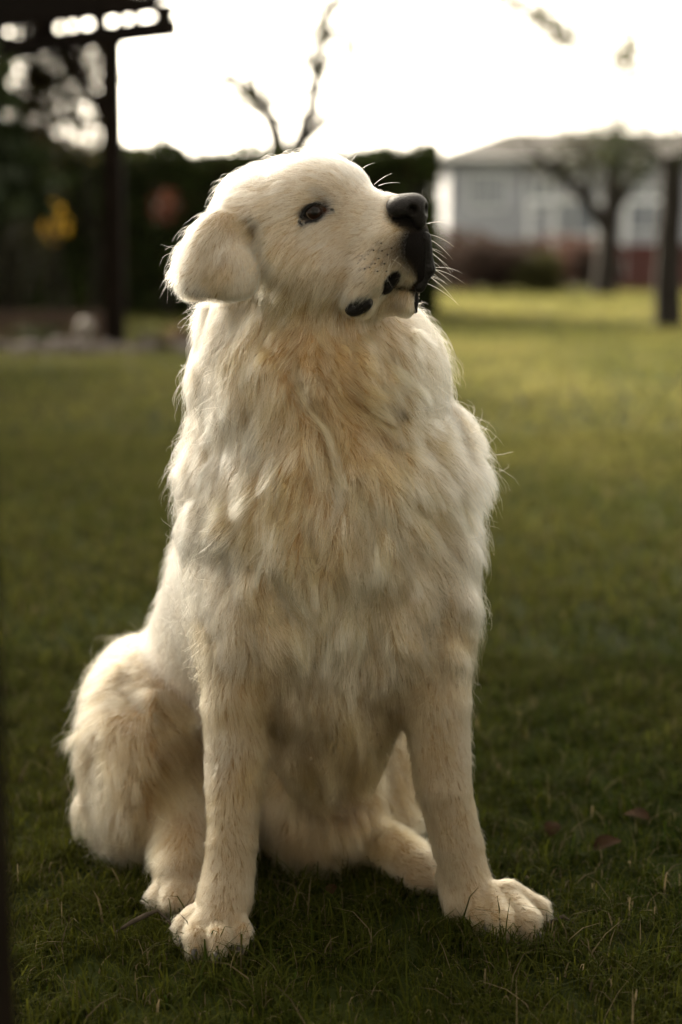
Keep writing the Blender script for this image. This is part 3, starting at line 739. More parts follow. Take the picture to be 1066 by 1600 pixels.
# group, x, y, direction (x right, y down), length mm, lift, colour, clump
GD = [
 ('head', 500, 250, (-1, -.25), 13, .5, Wc, .5), ('head', 440, 255, (-1, -.35), 17, .6, Wc, .5), ('head', 560, 280, (-.8, -.6), 8, .5, Wc, .4),
 ('head', 390, 290, (-1, -.1), 18, .5, Wc, .6), ('head', 540, 320, (-1, -.1), 7, .35, Wc, .4), ('head', 480, 290, (-1, -.1), 9, .4, Wc, .4),
 ('head', 440, 330, (-.9, .4), 12, .35, Wc, .5), ('head', 400, 360, (-.7, .8), 14, .3, Cc, .6), ('head', 490, 370, (-.8, .5), 11, .35, Wc, .5),
 ('head', 430, 400, (-.5, .9), 22, .4, Cc, .7), ('head', 480, 410, (-.6, .8), 19, .4, Cc, .6), ('head', 440, 460, (-.3, 1), 34, .5, Tc, .6),
 ('head', 520, 400, (-.7, .6), 11, .35, Wc, .5), ('head', 500, 460, (-.3, 1), 26, .5, Cc, .8), ('head', 470, 495, (-.2, 1), 40, .5, Tc, .7),
 ('head', 540, 500, (.0, 1), 30, .5, Tc, .5), ('head', 590, 500, (.3, 1), 26, .5, Cc, .7),
 ('head', 400, 470, (-.3, 1), 30, .45, Cc, .8), ('head', 455, 430, (-.4, .9), 27, .45, Cc, .8), ('head', 510, 445, (-.4, .9), 20, .4, Cc, .7), ('head', 450, 300, (-1, .1), 12, .45, Wc, .5),
 ('muzzle', 580, 320, (-1, -.05), 6.5, .3, Wc, .4), ('muzzle', 570, 360, (-1, .25), 8, .35, Wc, .5), ('muzzle', 610, 380, (-.8, .6), 6.5, .4, Cc, .4),
 ('muzzle', 560, 420, (-.7, .7), 10, .35, Wc, .4), ('muzzle', 590, 420, (-.6, .8), 7, .35, Cc, .4), ('muzzle', 540, 455, (-.4, .9), 15, .35, Wc, .6),
 ('muzzle', 660, 390, (.2, .9), 4, .3, Cc, 0), ('muzzle', 620, 480, (-.3, .9), 10, .35, Cc, .6), ('muzzle', 590, 480, (-.3, .9), 14, .35, Cc, .6),
 ('muzzle', 675, 410, (.3, .9), 6, .5, Wc, 0), ('muzzle', 560, 490, (-.1, 1), 16, .4, Cc, .6),
 ('ear', 360, 310, (-.7, .7), 13, .4, Wc, .3), ('ear', 310, 360, (-.85, .4), 26, .65, Wc, .5), ('ear', 280, 410, (-.9, .3), 30, .65, Wc, .5),
 ('ear', 340, 390, (-.3, .95), 9, .3, Wc, .5), ('ear', 340, 430, (-.5, .8), 10, .3, Cc, .6), ('ear', 385, 400, (.1, 1), 6, .25, Wc, .1),
 ('ear', 380, 450, (.1, 1), 6, .25, Wc, .1), ('ear', 300, 455, (-.5, .8), 13, .4, Wc, .4), ('ear', 375, 330, (-.1, 1), 7, .3, Tc, .2),
 ('torso', 330, 520, (-.35, 1), 38, .45, Wc, .5), ('torso', 300, 600, (-.35, 1), 42, .5, Wc, .5), ('torso', 380, 560, (-.2, 1), 42, .5, Cc, .7),
 ('torso', 440, 540, (-.5, .8), 34, .6, Tc, .8), ('torso', 480, 570, (.3, .9), 36, .7, Tc, .9), ('torso', 530, 560, (.7, .7), 34, .7, Tc, .8),
 ('torso', 560, 620, (.8, .5), 44, .6, Tc, .8), ('torso', 620, 600, (.75, .6), 46, .5, Cc, .7), ('torso', 610, 540, (.4, .9), 36, .5, Cc, .6),
 ('torso', 660, 560, (.6, .8), 44, .45, Cc, .5), ('torso', 700, 620, (.55, .85), 48, .5, Wc, .5), ('torso', 660, 660, (.7, .7), 50, .5, Cc, .7),
 ('torso', 740, 700, (.85, .5), 52, .6, Wc, .6), ('torso', 490, 650, (.15, 1), 50, .6, Tc, .9), ('torso', 420, 660, (-.1, 1), 52, .5, Cc, .8),
 ('torso', 340, 680, (-.3, 1), 48, .45, Wc, .6), ('torso', 280, 720, (-.45, .9), 44, .5, Wc, .5), ('torso', 450, 760, (-.3, 1), 58, .55, Tc, .9),
 ('torso', 370, 790, (-.5, .85), 55, .5, Cc, .8), ('torso', 300, 800, (-.4, .9), 42, .4, Wc, .5), ('torso', 530, 740, (.2, 1), 58, .55, Cc, .9),
 ('torso', 590, 700, (.6, .8), 54, .55, Tc, .8), ('torso', 640, 760, (.55, .85), 56, .5, Cc, .8), ('torso', 700, 790, (.7, .7), 56, .5, Cc, .7),
 ('torso', 750, 800, (.5, .85), 46, .5, Wc, .5), ('torso', 500, 850, (.0, 1), 60, .55, Tc, .9), ('torso', 580, 850, (.3, 1), 58, .5, Cc, .8),
 ('torso', 420, 860, (-.2, 1), 56, .5, Cc, .8), ('torso', 340, 880, (-.2, 1), 40, .4, Wc, .5), ('torso', 670, 880, (.4, .9), 54, .5, Cc, .7),
 ('torso', 740, 900, (.3, .95), 44, .5, Wc, .5), ('torso', 450, 960, (.1, 1), 56, .45, Cc, .8), ('torso', 540, 960, (.1, 1), 60, .5, Cc, .8),
 ('torso', 640, 980, (.3, 1), 50, .45, Cc, .7), ('torso', 270, 930, (-.15, 1), 22, .3, Wc, .2), ('torso', 290, 1040, (.1, 1), 20, .3, Wc, .2),
 ('torso', 240, 990, (-.2, 1), 22, .35, Wc, .2), ('torso', 720, 1000, (.1, 1), 34, .4, Cc, .5),
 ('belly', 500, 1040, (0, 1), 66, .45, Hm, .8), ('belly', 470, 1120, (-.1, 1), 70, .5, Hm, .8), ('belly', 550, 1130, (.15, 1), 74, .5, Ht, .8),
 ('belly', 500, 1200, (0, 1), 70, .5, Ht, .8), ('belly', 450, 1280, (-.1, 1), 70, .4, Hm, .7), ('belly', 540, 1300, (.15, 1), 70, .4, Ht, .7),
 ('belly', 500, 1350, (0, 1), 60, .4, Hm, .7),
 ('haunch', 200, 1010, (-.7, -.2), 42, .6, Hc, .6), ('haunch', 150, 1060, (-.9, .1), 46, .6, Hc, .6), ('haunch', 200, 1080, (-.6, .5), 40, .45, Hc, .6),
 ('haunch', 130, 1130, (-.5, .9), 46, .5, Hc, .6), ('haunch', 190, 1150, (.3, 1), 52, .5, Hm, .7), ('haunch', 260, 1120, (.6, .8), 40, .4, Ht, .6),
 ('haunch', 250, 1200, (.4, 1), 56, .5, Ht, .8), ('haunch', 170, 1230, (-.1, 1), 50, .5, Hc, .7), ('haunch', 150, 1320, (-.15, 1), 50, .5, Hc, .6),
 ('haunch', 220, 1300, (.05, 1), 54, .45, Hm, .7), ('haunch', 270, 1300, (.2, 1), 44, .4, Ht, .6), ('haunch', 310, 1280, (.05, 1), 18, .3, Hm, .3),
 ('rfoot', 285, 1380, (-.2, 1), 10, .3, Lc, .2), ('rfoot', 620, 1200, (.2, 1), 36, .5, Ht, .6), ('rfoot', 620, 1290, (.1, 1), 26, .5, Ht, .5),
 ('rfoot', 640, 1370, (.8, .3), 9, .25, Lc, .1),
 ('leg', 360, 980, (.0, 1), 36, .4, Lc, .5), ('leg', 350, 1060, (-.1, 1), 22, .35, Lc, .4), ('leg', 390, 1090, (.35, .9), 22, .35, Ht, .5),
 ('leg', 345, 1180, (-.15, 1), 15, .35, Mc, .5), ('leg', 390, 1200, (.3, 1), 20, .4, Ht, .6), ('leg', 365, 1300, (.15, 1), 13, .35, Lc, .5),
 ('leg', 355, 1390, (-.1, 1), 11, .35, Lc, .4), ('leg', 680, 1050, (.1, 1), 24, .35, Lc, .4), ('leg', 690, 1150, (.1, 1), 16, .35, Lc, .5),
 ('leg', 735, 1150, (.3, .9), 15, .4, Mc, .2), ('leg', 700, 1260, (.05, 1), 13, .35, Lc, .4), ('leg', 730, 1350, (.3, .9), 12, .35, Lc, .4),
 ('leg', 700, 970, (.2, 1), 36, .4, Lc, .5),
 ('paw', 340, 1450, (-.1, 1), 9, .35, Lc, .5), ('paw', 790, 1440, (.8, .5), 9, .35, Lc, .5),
]
GN = ['torso', 'belly', 'haunch', 'rfoot', 'leg', 'paw', 'head', 'muzzle', 'ear']
g_xy = np.array([(g[1], g[2]) for g in GD], float)
g_gr = np.array([GN.index(g[0]) for g in GD])
g_dir = np.array([(g[3][0], 0, -g[3][1]) for g in GD], float); g_dir /= np.linalg.norm(g_dir, axis=1)[:, None]
g_par = np.array([(g[4]*.001, g[5], g[7], *g[6]) for g in GD], float)
# colour marks: (x, y, rx, ry, rot, colour, strength, length factor, soft) on the camera-facing side of the head
SPOTS = [
 (490, 332, 29, 19, -14, Kc, 1, .12, .35), (510, 318, 22, 20, -10, Dc, .9, .6, 1.0), (498, 300, 28, 20, 10, Dc, .45, 1, 1.0), (478, 352, 16, 10, -40, Dc, .6, .7, 1.0),
 (512, 328, 9, 8, 0, (.10, .035, .02), .9, .4, .5),
 (640, 330, 42, 34, 0, Kc, 1, .10, .25), (666, 395, 44, 70, -6, Kc, 1, .15, .5), (655, 452, 18, 18, 0, Kc, .95, .1, .4),
 (664, 425, 20, 32, 0, Kc, 1, .10, .4), (616, 395, 52, 54, 0, Dc, .8, .8, 1.0), (644, 385, 38, 56, 0, Kc, 1, .45, .7), (618, 440, 22, 30, 38, Dc, .6, .8, 1.0), (561, 478, 28, 20, -30, Dc, .5, .8, .9),
 (613, 438, 12, 23, 38, Kc, 1, .10, .3), (561, 478, 22, 15, -30, Kc, 1, .0, .2), (634, 448, 26, 8, 10, (.06,.035,.03), .8, .2, .5),

 (651, 474, 5, 20, 0, Kc, 1, .0, .3), (622, 474, 22, 16, 0, (.42, .32, .26), .7, .5, .7),
 (388, 350, 14, 46, -14, (.42, .29, .15), .9, 1, .9), (394, 362, 6, 26, -14, (.30, .19, .09), .7, .8, .9), (412, 420, 8, 40, -8, Tc, .8, 1, .9), (308, 460, 34, 9, 16, (.30, .20, .12), .8, 1, .8), (345, 415, 10, 26, 30, (.40, .29, .18), .6, 1, .9), (322, 430, 30, 12, 10, (.48, .36, .22), .5, 1, .9), (350, 425, 24, 22, 0, Tc, .45, 1, .9),
]
for x, y in ((584,391),(576,398),(592,404),(570,405),(586,412),(578,418),(566,400),(597,392),(601,412),(590,424),(570,420),(596,380)):
    SPOTS.append((x-2, y-2, 4.0, 3.0, 20, Dc, 1.0, .8, .7))
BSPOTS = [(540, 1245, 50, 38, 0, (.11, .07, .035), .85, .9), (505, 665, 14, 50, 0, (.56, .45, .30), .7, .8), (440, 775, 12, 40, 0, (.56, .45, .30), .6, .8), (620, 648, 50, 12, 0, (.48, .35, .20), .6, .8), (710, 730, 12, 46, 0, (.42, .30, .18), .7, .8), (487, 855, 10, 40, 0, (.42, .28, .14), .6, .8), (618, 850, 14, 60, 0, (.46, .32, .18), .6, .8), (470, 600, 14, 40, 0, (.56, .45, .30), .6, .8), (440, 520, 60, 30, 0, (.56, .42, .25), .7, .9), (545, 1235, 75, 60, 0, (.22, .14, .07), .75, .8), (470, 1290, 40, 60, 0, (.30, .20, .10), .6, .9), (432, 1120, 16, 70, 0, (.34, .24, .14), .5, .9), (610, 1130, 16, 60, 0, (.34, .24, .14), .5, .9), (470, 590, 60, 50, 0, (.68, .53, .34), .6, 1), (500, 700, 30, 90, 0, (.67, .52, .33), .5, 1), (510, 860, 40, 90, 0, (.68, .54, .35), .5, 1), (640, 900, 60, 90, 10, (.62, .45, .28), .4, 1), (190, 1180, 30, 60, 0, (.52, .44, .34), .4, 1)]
def fur_params(p):
    u, v = project(p); names, gid = group_ids(p); n = len(p)
    D = np.zeros((n, 3)); A = np.zeros((n, 6))
    for s in range(0, n, 40000):
        e = slice(s, s+40000)
        d2 = (u[e, None]-g_xy[None, :, 0])**2+(v[e, None]-g_xy[None, :, 1])**2
        d2 = d2 + np.where(gid[e, None] != g_gr[None], 70.0**2, 0) + 8.0**2
        w = 1/d2**2; w /= w.sum(1)[:, None]
        D[e] = w@g_dir; A[e] = w@g_par
    head = (gid >= 6)
    A[:, 0] *= np.where(gid < 2, .80, np.where(gid == 2, .92, np.where(gid == 6, 1.35, 1.0)))
    for x, y, rx, ry, rot, c, st, lf, soft in SPOTS:
        a = math.radians(rot); du, dv = u-x, v-y
        q = np.sqrt(((du*math.cos(a)+dv*math.sin(a))/rx)**2+((-du*math.sin(a)+dv*math.cos(a))/ry)**2)
        w = np.clip((1-q)/soft, 0, 1); w = w*w*(3-2*w)*st*head*(p[:, 1] < 1.66)
        A[:, 3:6] = A[:, 3:6]*(1-w[:, None])+np.array(c)*w[:, None]
        A[:, 0] *= 1-w*(1-lf)
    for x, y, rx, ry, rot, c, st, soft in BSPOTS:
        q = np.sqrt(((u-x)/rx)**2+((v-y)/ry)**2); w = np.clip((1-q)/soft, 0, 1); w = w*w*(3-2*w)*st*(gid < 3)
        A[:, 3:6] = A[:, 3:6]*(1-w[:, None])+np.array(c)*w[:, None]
    return D, A, gid, u, v

def root_points(n_total):
    tri = np.concatenate([F[:, [0, 1, 2]], F[:, [0, 2, 3]]]+([T.astype(int)[:, ::-1]] if len(T) else []))
    a, b, c = V[tri[:, 0]], V[tri[:, 1]], V[tri[:, 2]]
    nn = np.cross(b-a, c-a); ar = np.linalg.norm(nn, axis=1)/2
    cen = (a+b+c)/3
    fac = -(grad(cen)*((cen-np.array((0, 0, CAMH)))/np.linalg.norm(cen-np.array((0, 0, CAMH)), axis=1)[:, None])).sum(1)
    sub = slice(None)
    _, A, gid, u, v = fur_params(cen)
    dens = np.clip(.024/np.maximum(A[:, 0], .004), .55, 4.0)
    dens *= np.where(fac > -0.25, 1.0, 0.3)
    dens *= (cen[:, 2] > 0.004)
    pr = ar*dens; pr /= pr.sum()
    k = rng.choice(len(tri), n_total, p=pr)
    r1, r2 = np.sqrt(rng.random(n_total)), rng.random(n_total)
    return (1-r1)[:, None]*a[k]+(r1*(1-r2))[:, None]*b[k]+(r1*r2)[:, None]*c[k]

NP = 8
def grow(p, n, D, L, lift, wob, seed, curl):
    """step a strand from the skin along the combed direction, bending round the body"""
    d = D-n*(D*n).sum(1)[:, None]; d /= np.linalg.norm(d, axis=1)[:, None]+1e-9
    pos = p.copy(); out = [pos.copy()]; st = (L/(NP-1))[:, None]
    for i in range(1, NP):
        t = i/(NP-1)
        up = lift*(1.3-1.7*t)
        w = vnoise3(p*34+seed+np.array((0, t*.9, t*1.6)))
        dr = d+n*up[:, None]+w*wob[:, None]*(.35+t)
        dr[:, 2] -= .18*t*np.clip(L/.05, 0, 1)
        dr /= np.linalg.norm(dr, axis=1)[:, None]
        pos = pos+dr*st
        h = sample(field, pos); need = .0006+L*.10*min(1, t*2)
        m = h < need
        pos[m] += n[m]*(need-h)[m][:, None]
        out.append(pos.copy())
    return np.stack(out, 1)

def make_fur(n_total, n_clump):
    t0 = time.time()
    cpnt = root_points(n_clump); cn = grad(cpnt); cD, cA, cg, cu, cv = fur_params(cpnt)
    cD = cD + vnoise3(cpnt*14)*.35*cA[:, 2][:, None]*np.array((1, .3, .5)) + rng.normal(size=(n_clump, 3))*.13*cA[:, 2][:, None]
    cL = cA[:, 0]*rng.uniform(.7, 1.3, n_clump)*(1+.25*vnoise(cpnt*30))
    G = grow(cpnt, cn, cD, cL, cA[:, 1]*rng.uniform(.5, 1.6, n_clump), .95*cA[:, 2], 3.0, 0)
    ctone = rng.normal(size=n_clump)*.65+vnoise(cpnt*22)*1.1
    kd = KDTree(n_clump)
    for i, q in enumerate(cpnt): kd.insert(q, i)
    kd.balance()
    p = root_points(n_total); n = grad(p); D, A, gid, u, v = fur_params(p)
    keep = A[:, 0] > .0012
    eye = (((u-489)/16)**2+((v-333)/10)**2 < 1) & (p[:, 1] < 1.60)
    keep &= ~eye
    p, n, D, A = p[keep], n[keep], D[keep], A[keep]; N = len(p)
    # jittered lookup so that neighbouring locks interleave instead of tiling
    q = p+vnoise3(p*160)*.0025
    idx = np.fromiter((kd.find(x)[1] for x in q), int, N)
    L = A[:, 0]*rng.uniform(.55, 1.15, N)
    stray = rng.random(N) < .055
    L[stray] *= 1.45
    D = D+rng.normal(size=(N, 3))*np.where(stray, .45, .16)[:, None]
    S = grow(p, n, D, L, A[:, 1]*rng.uniform(.5, 1.5, N)+np.where(stray, .3, 0), .28*A[:, 2]+.12+np.where(stray, .3, 0), 9.0, 0)
    t = np.linspace(0, 1, NP)
    same = np.linalg.norm(G[idx, 0]-p, axis=1)
    c = A[:, 2]*np.where(stray, .12, 1)*rng.uniform(.75, 1, N)*np.clip(1.7-same/.016, 0, 1)
    off = (p-G[idx, 0])[:, None, :]
    tgt = G[idx]+off*(1-.74*t[None, :, None]**.8)
    wgt = (c[:, None]*t[None, :]**.7*.92)[:, :, None]
    S = S*(1-wgt)+tgt*wgt
    S += vnoise3((S.reshape(-1, 3)*260+np.repeat(rng.uniform(0, 50, N), NP)[:, None])).reshape(N, NP, 3)*(t**1.1*.0017)[None, :, None]*np.clip(L/.03, .1, 1)[:, None, None]
    h = sample(field, S.reshape(-1, 3)).reshape(N, NP)
    need = .0004+.0*h; fix = np.clip(need-h, 0, None); fix[:, 0] = 0
    S += n[:, None, :]*fix[:, :, None]
    S[:, :, 2] = np.maximum(S[:, :, 2], .003)
    base = A[:, 3:6]
    tone = np.clip(ctone[idx], -1.4, 1.4)[:, None]*np.clip(A[:, 2], 0, 1)[:, None]
    warm = np.array((1.0, .93, .80))
    b1 = base*np.where(tone > 0, 1+tone*.07, 1+tone*.12)*np.where(tone < 0, warm**(-tone*1.6), 1)
    b1 *= rng.uniform(.76, 1.08, N)[:, None]
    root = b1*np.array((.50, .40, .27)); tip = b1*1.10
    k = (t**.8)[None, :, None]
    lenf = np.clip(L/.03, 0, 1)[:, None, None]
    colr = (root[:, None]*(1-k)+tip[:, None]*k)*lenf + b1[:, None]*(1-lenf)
    print('fur', N, round(time.time()-t0, 1))
    return S, np.clip(colr, .003, .93), L

def curves_object(name, S, colr, r_root, r_tip, material, parent):
    N, k = S.shape[:2]
    cu = bpy.data.hair_curves.new(name); cu.add_curves([k]*N)
    cu.points.foreach_set('position', S.astype(np.float32).ravel())
    t = np.linspace(0, 1, k)
    rr = (np.asarray(r_root).reshape(-1, 1)*(1-t**1.6)+r_tip*t**1.6)*np.ones((N, 1))
    a = cu.attributes.new('radius', 'FLOAT', 'POINT'); a.data.foreach_set('value', rr.astype(np.float32).ravel())
    a = cu.attributes.new('col', 'FLOAT_COLOR', 'POINT')
    c4 = np.ones((N*k, 4), np.float32); c4[:, :3] = colr.reshape(-1, 3); a.data.foreach_set('color', c4.ravel())
    cu.materials.append(material)
    o = bpy.data.objects.new(name, cu); COL.objects.link(o); o.parent = parent
    return o
def fur_material(name, rough=.38, use_attr=True, color=(.8, .75, .65)):
    m = bpy.data.materials.new(name); m.use_nodes = True
    nt = m.node_tree; nt.nodes.clear(); out = nt.nodes.new('ShaderNodeOutputMaterial')
    h = nt.nodes.new('ShaderNodeBsdfHairPrincipled'); h.parametrization = 'COLOR'; h.model = 'CHIANG'
    h.inputs['Roughness'].default_value = rough; h.inputs['Radial Roughness'].default_value = .55
    h.inputs['Random Roughness'].default_value = .2
    h.inputs['Color'].default_value = (*color, 1)
    if use_attr:
        a = nt.nodes.new('ShaderNodeAttribute'); a.attribute_name = 'col'; nt.links.new(a.outputs['Color'], h.inputs['Color'])
    nt.links.new(h.outputs[0], out.inputs['Surface'])
    return m
m_fur = fur_material('dog_fur')
# the skin carries the same colours, a little darker
m_skin = bpy.data.materials.new('dog_skin'); m_skin.use_nodes = True
_n, _l = m_skin.node_tree.nodes, m_skin.node_tree.links
_a = _n.new('ShaderNodeAttribute'); _a.attribute_name = 'col'; _b = _n['Principled BSDF']; _b.inputs['Roughness'].default_value = .75
_b.inputs['Specular IOR Level'].default_value = .08
_z = _n.new('ShaderNodeTexNoise'); _z.inputs['Scale'].default_value = 420; _z.inputs['Detail'].default_value = 4
_tc = _n.new('ShaderNodeTexCoord'); _l.new(_tc.outputs['Object'], _z.inputs['Vector'])
_bp = _n.new('ShaderNodeBump'); _bp.inputs['Strength'].default_value = .5; _bp.inputs['Distance'].default_value = .002
_l.new(_z.outputs['Fac'], _bp.inputs['Height']); _l.new(_bp.outputs[0], _b.inputs['Normal']); _l.new(_a.outputs['Color'], _b.inputs['Base Color'])
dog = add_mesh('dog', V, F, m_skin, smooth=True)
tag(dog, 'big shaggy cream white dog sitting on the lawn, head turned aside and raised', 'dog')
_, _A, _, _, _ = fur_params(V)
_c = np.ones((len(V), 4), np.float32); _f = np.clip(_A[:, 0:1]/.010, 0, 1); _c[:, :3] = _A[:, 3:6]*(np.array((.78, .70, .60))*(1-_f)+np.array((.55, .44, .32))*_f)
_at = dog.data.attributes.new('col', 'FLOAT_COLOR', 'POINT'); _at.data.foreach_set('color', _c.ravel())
NF = 450000
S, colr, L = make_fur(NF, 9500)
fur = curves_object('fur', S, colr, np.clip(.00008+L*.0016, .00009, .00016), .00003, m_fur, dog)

# ------------------------------------------------------------------ dog: eye, lids, nose, lips, claws, whiskers
m_black = mat('wet_black_skin', (.010, .008, .008), rough=.5, spec=.22, noise_scale=300, noise_amt=.5, bump=.25)
m_nose = mat('nose_leather', (.011, .008, .0075), rough=.48, spec=.28, noise_scale=700, noise_amt=.3, bump=.35)
def simple(name, c, rough, spec=.5, coat=0):
    m = mat(name, c, rough, spec); m.node_tree.nodes['Principled BSDF'].inputs['Coat Weight'].default_value = coat
    m.node_tree.nodes['Principled BSDF'].inputs['Coat Roughness'].default_value = .02; m.node_tree.nodes['Principled BSDF'].inputs['Specular IOR Level'].default_value = .5 if not coat else .05
    return m
m_white = simple('eye_white', (.16, .12, .095), .5, coat=.5); m_iris = simple('eye_iris', (.018, .007, .004), .5, coat=.5)
m_pupil = simple('eye_pupil', (.004, .003, .003), .5, coat=.5)
def sphere(c, r, gaze, name, parent, nlat=28, nlon=32):
    g = Vector(gaze).normalized(); a = g.cross(Vector((0, 0, 1))).normalized(); b = a.cross(g)
    v = [np.array(c)+np.array(g)*r*1.05]; f = []; mi = []
    for i in range(1, nlat+1):
        th = math.pi*i/nlat*.75
        for k in range(nlon):
            ph = 2*math.pi*k/nlon; rr = r*(1.0+.05*math.exp(-(th/.6)**2))
            v.append(np.array(c)+rr*(np.array(g)*math.cos(th)+math.sin(th)*(np.array(a)*math.cos(ph)+np.array(b)*math.sin(ph))))
    for k in range(nlon): f.append((0, 1+k, 1+(k+1) % nlon)); mi.append(2)
    for i in range(1, nlat):
        th = math.pi*(i+.5)/nlat*.75
        for k in range(nlon):
            f.append((1+(i-1)*nlon+k, 1+i*nlon+k, 1+i*nlon+(k+1) % nlon, 1+(i-1)*nlon+(k+1) % nlon))
            mi.append(2 if th < .30 else 1 if th < .70 else 0)
    o = add_mesh(name, v, f, None, parent, smooth=True)
    for m in (m_white, m_iris, m_pupil): o.data.materials.append(m)
    o.data.polygons.foreach_set('material_index', mi)
    return o
def surf_y(px, py, y0=1.46, y1=1.75):
    """first skin crossing along the sight line, used to seat the small parts on the skin"""
    Y = np.linspace(y0, y1, 240); d = sample(field, np.array([P(px, py, y) for y in Y]))
    k = np.argmax(d < 0); return Y[k] if (d < 0).any() else y1
ey = surf_y(489, 331)
EC = P(489, 333, ey+.0085)
sphere(EC, .0125, (.16, -.96, .10), 'eyeball', dog)
# lids: a closed almond tube of skin hugging the ball
lid_px = [(468,350),(470,340),(476,330),(484,322),(494,317),(504,319),(513,325),(522,331),(511,334),(503,340),(494,345),(483,347),(475,351)]
def almond(px_pts, c, r, extra):
    out = []
    pts = [P(x, y, c[1]-.008) for x, y in px_pts]
    n = len(pts)
    for i in range(n):
        for s in (0, .5):
            p0, p1, p2, p3 = pts[i-1], pts[i], pts[(i+1) % n], pts[(i+2) % n]
            q = .5*((2*p1)+(-p0+p2)*s+(2*p0-5*p1+4*p2-p3)*s*s+(-p0+3*p1-3*p2+p3)*s**3)
            dx, dz = q[0]-c[0], q[2]-c[2]; rr = r+extra
            dy = -math.sqrt(max(rr*rr-dx*dx-dz*dz, (rr*.35)**2))
            out.append(np.array((q[0], min(c[1]+dy, surf_y(*[float(t[0]) for t in project(q[None])])+.0006), q[2])))
    return out
ring = almond(lid_px, EC, .0125, .0008)
mb = MB(); mb.tube(ring+[ring[0]], [.0023]*(len(ring)+1), 8); mb.build('eyelid', m_black, dog, smooth=True)
far = MB(); far.tube([P(574, 297, 1.60), P(580, 299, 1.60), P(587, 301, 1.605)], [.0015, .003, .001], 8); far.build('eyelid', m_black, dog, smooth=True)

def mini_sdf(name, build, lo, hi, h, material, parent):
    n = np.ceil((hi-lo)/h).astype(int); ax = [lo[a]+h*np.arange(n[a]) for a in range(3)]
    g = np.stack(np.meshgrid(*ax, indexing='ij'), -1); d = build(g).astype(np.float32)
    G_ = vdb.FloatGrid(.05); G_.copyFromArray(d); v, t, q = G_.convertToPolygons(0, 0)
    return add_mesh(name, v*h+lo, q.astype(int)[:, ::-1], material, parent, smooth=True)
def ell(c, r, R=None):
    c, r = np.asarray(c), np.asarray(r)
    def f(p):
        q = p-c
        if R is not None: q = q@R
        k0 = np.sqrt(((q/r)**2).sum(-1)); k1 = np.sqrt(((q/(r*r))**2).sum(-1))+1e-9
        return k0*(k0-1)/k1
    return f
def cap(a, b, ra, rb=None):
    a, b = np.asarray(a), np.asarray(b); rb = ra if rb is None else rb; ab = b-a
    def f(p):
        t = np.clip(((p-a)@ab)/(ab@ab), 0, 1); return np.sqrt(((p-a-t[..., None]*ab)**2).sum(-1))-(ra+(rb-ra)*t)
    return f
def smin(a, b, k): h = np.clip(.5+.5*(b-a)/k, 0, 1); return b*(1-h)+a*h-k*h*(1-h)
def smax(a, b, k): return -smin(-a, -b, k)
s_ = mpp(640, 325, 1.55)
def nose_f(p):
    d = ell(P(632, 322, 1.555), (29*s_, .022, 19*s_))(p)
    d = smin(d, ell(P(650, 322, 1.552), (18*s_, .018, 18*s_))(p), .008)
    d = smin(d, ell(P(622, 326, 1.540), (17*s_, .010, 14*s_))(p), .006)          # near wing
    d = smin(d, ell(P(655, 340, 1.550), (12*s_, .012, 20*s_))(p), .010)          # below the nostrils
    d = smax(d, -ell(P(646, 329, 1.528), (7*s_, .012, 9*s_))(p), .004)           # near nostril
    d = smax(d, -cap(P(640, 334, 1.530), P(608, 333, 1.528), .0022, .0012)(p), .002)   # slit at its side
    d = smax(d, -ell(P(668, 327, 1.545), (6*s_, .008, 8*s_))(p), .004)           # far nostril
    d = smax(d, -cap(P(658, 312, 1.530), P(660, 360, 1.533), .0012)(p), .003)    # middle groove
    return d
mini_sdf('nose', nose_f, P(640, 325, 1.55)-np.array((.045, .045, .045)), P(640, 325, 1.55)+np.array((.045, .04, .04)), .0008, m_nose, dog)
# lips
def lip_f(parts, k=.006):
    def f(p):
        d = None
        for q in parts: d = q(p) if d is None else smin(d, q(p), k)
        return d
    return f
yl = [surf_y(x, y) for x, y in ((561, 478), (605, 446), (620, 432))]
c0 = P(561, 478, yl[0]+.0045)
R0 = np.array(((math.cos(.5), 0, -math.sin(.5)), (0, 1, 0), (math.sin(.5), 0, math.cos(.5))))
mini_sdf('lip', lip_f([ell(c0, (.0145, .006, .0095), R0), ell(c0+np.array((.006, -.001, .004)), (.008, .006, .007)), ell(c0+np.array((-.008, 0, -.004)), (.006, .0045, .005))]), c0-.03, c0+.03, .0009, m_black, dog)
c1 = P(612, 440, yl[1]+.002)
mini_sdf('lip', lip_f([cap(P(621, 428, yl[2]+.0045), P(604, 449, yl[1]+.0045), .0055, .0062), cap(P(604, 449, yl[1]+.004), P(588, 466, yl[1]+.007), .0045, .003)]), c1-.035, c1+.035, .0009, m_black, dog)
yf = [surf_y(x, y) for x, y in ((662, 400), (664, 430), (656, 450))]
mini_sdf('lip', lip_f([cap(P(664, 372, yf[0]+.006), P(668, 420, yf[1]+.006), .007, .0075), cap(P(668, 420, yf[1]+.006), P(656, 449, yf[1]+.006), .0075, .006)]),
         P(660, 410, yf[1])-.055, P(660, 410, yf[1])+.055, .0010, m_black, dog)
mini_sdf('lip', lip_f([cap(P(649, 460, 1.585), P(649, 486, 1.588), .0035, .0028)]), P(649, 472, 1.585)-.03, P(649, 472, 1.585)+.03, .0009, m_black, dog)
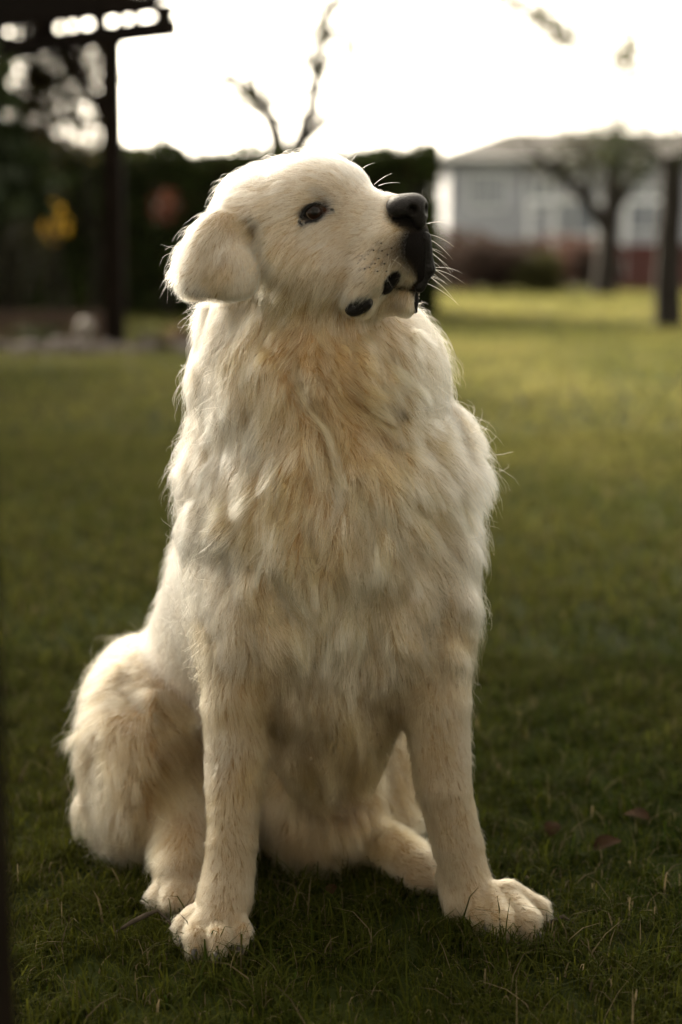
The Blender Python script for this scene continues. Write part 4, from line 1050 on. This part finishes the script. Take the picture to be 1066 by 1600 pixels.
# whisker pores on the near flew
pv, pf = [], []
for x, y in ((584,391),(576,398),(592,404),(570,405),(586,412),(578,418),(566,400),(597,392),(601,412),(590,424),(570,420),(596,380),(606,398),(560,412),(604,424),(612,388)):
    c = P(x, y, surf_y(x, y)-.0026); o_i = len(pv)
    for dx, dy, dz in ((1.2,0,.2),(-1.2,0,-.2),(0,-.5,0),(0,.8,0),(0,0,.8),(0,0,-.8)): pv.append(c+np.array((dx, dy, dz))*.0011)
    pf += [tuple(o_i+k for k in q) for q in ((0,4,2),(4,1,2),(1,5,2),(5,0,2),(4,0,3),(1,4,3),(5,1,3),(0,5,3))]
po = add_mesh('whisker_pores', pv, pf, m_black, dog, True); po['kind'] = 'stuff'
ml = MB(); ml.tube([P(x, y, surf_y(x, y)+.0008) for x, y in ((572, 470), (582, 464), (592, 458), (602, 452), (614, 449), (628, 450), (642, 453), (652, 452))], [.0008, .0012, .0013, .0013, .0013, .0013, .0014, .0014], 8); ml.build('lip', m_black, dog, smooth=True)
# claws
m_claw = mat('claw_horn', (.035, .025, .02), rough=.35, spec=.5, noise_scale=200, noise_amt=.5)
for px, Y in ((286, 1.506), (305, 1.478), (340, 1.474), (376, 1.489)):
    mb = MB(); mb.tube([W(px, Y+.006, .018), W(px-1, Y-.006, .015), W(px-2, Y-.015, .006)], [.0048, .0040, .0008], 8); mb.build('claw', m_claw, dog, smooth=True)
for px, Y in ((752, 1.534), (792, 1.516), (833, 1.518), (852, 1.55)):
    mb = MB(); mb.tube([W(px, Y+.006, .018), W(px+8, Y-.005, .016), W(px+15, Y-.012, .007)], [.0048, .0040, .0008], 8); mb.build('claw', m_claw, dog, smooth=True)
# whiskers
wh = []
for i in range(30):
    far_side = i < 17
    if far_side: a = P(rng.uniform(655, 672), rng.uniform(345, 440), 1.585); d = np.array((rng.uniform(.6, 1), rng.uniform(-.5, .5), rng.uniform(-.5, .25))); L_ = rng.uniform(.02, .045)
    else:
        x, y = rng.uniform(575, 625), rng.uniform(385, 430); a = P(x, y, surf_y(x, y)); d = np.array((-.2, -.8, -.5))+rng.normal(size=3)*.3; L_ = rng.uniform(.02, .04)
    d /= np.linalg.norm(d)
    wh.append([a+d*L_*t+np.array((0, 0, -.35*L_*t*t)) for t in np.linspace(0, 1, NP)])
for x, y, dx, dz in ((592, 290, .9, .35), (585, 288, .8, .7), (545, 258, .5, .8), (560, 268, .7, .6)):
    a = P(x, y, 1.63); d = np.array((dx, .1, dz)); wh.append([a+d*.026*t+np.array((0, 0, -.006*t*t)) for t in np.linspace(0, 1, NP)])
wh = np.array(wh); curves_object('whiskers', wh, np.ones(wh.shape)*np.array((.62, .56, .44)), .00014, .00004, m_fur, dog)
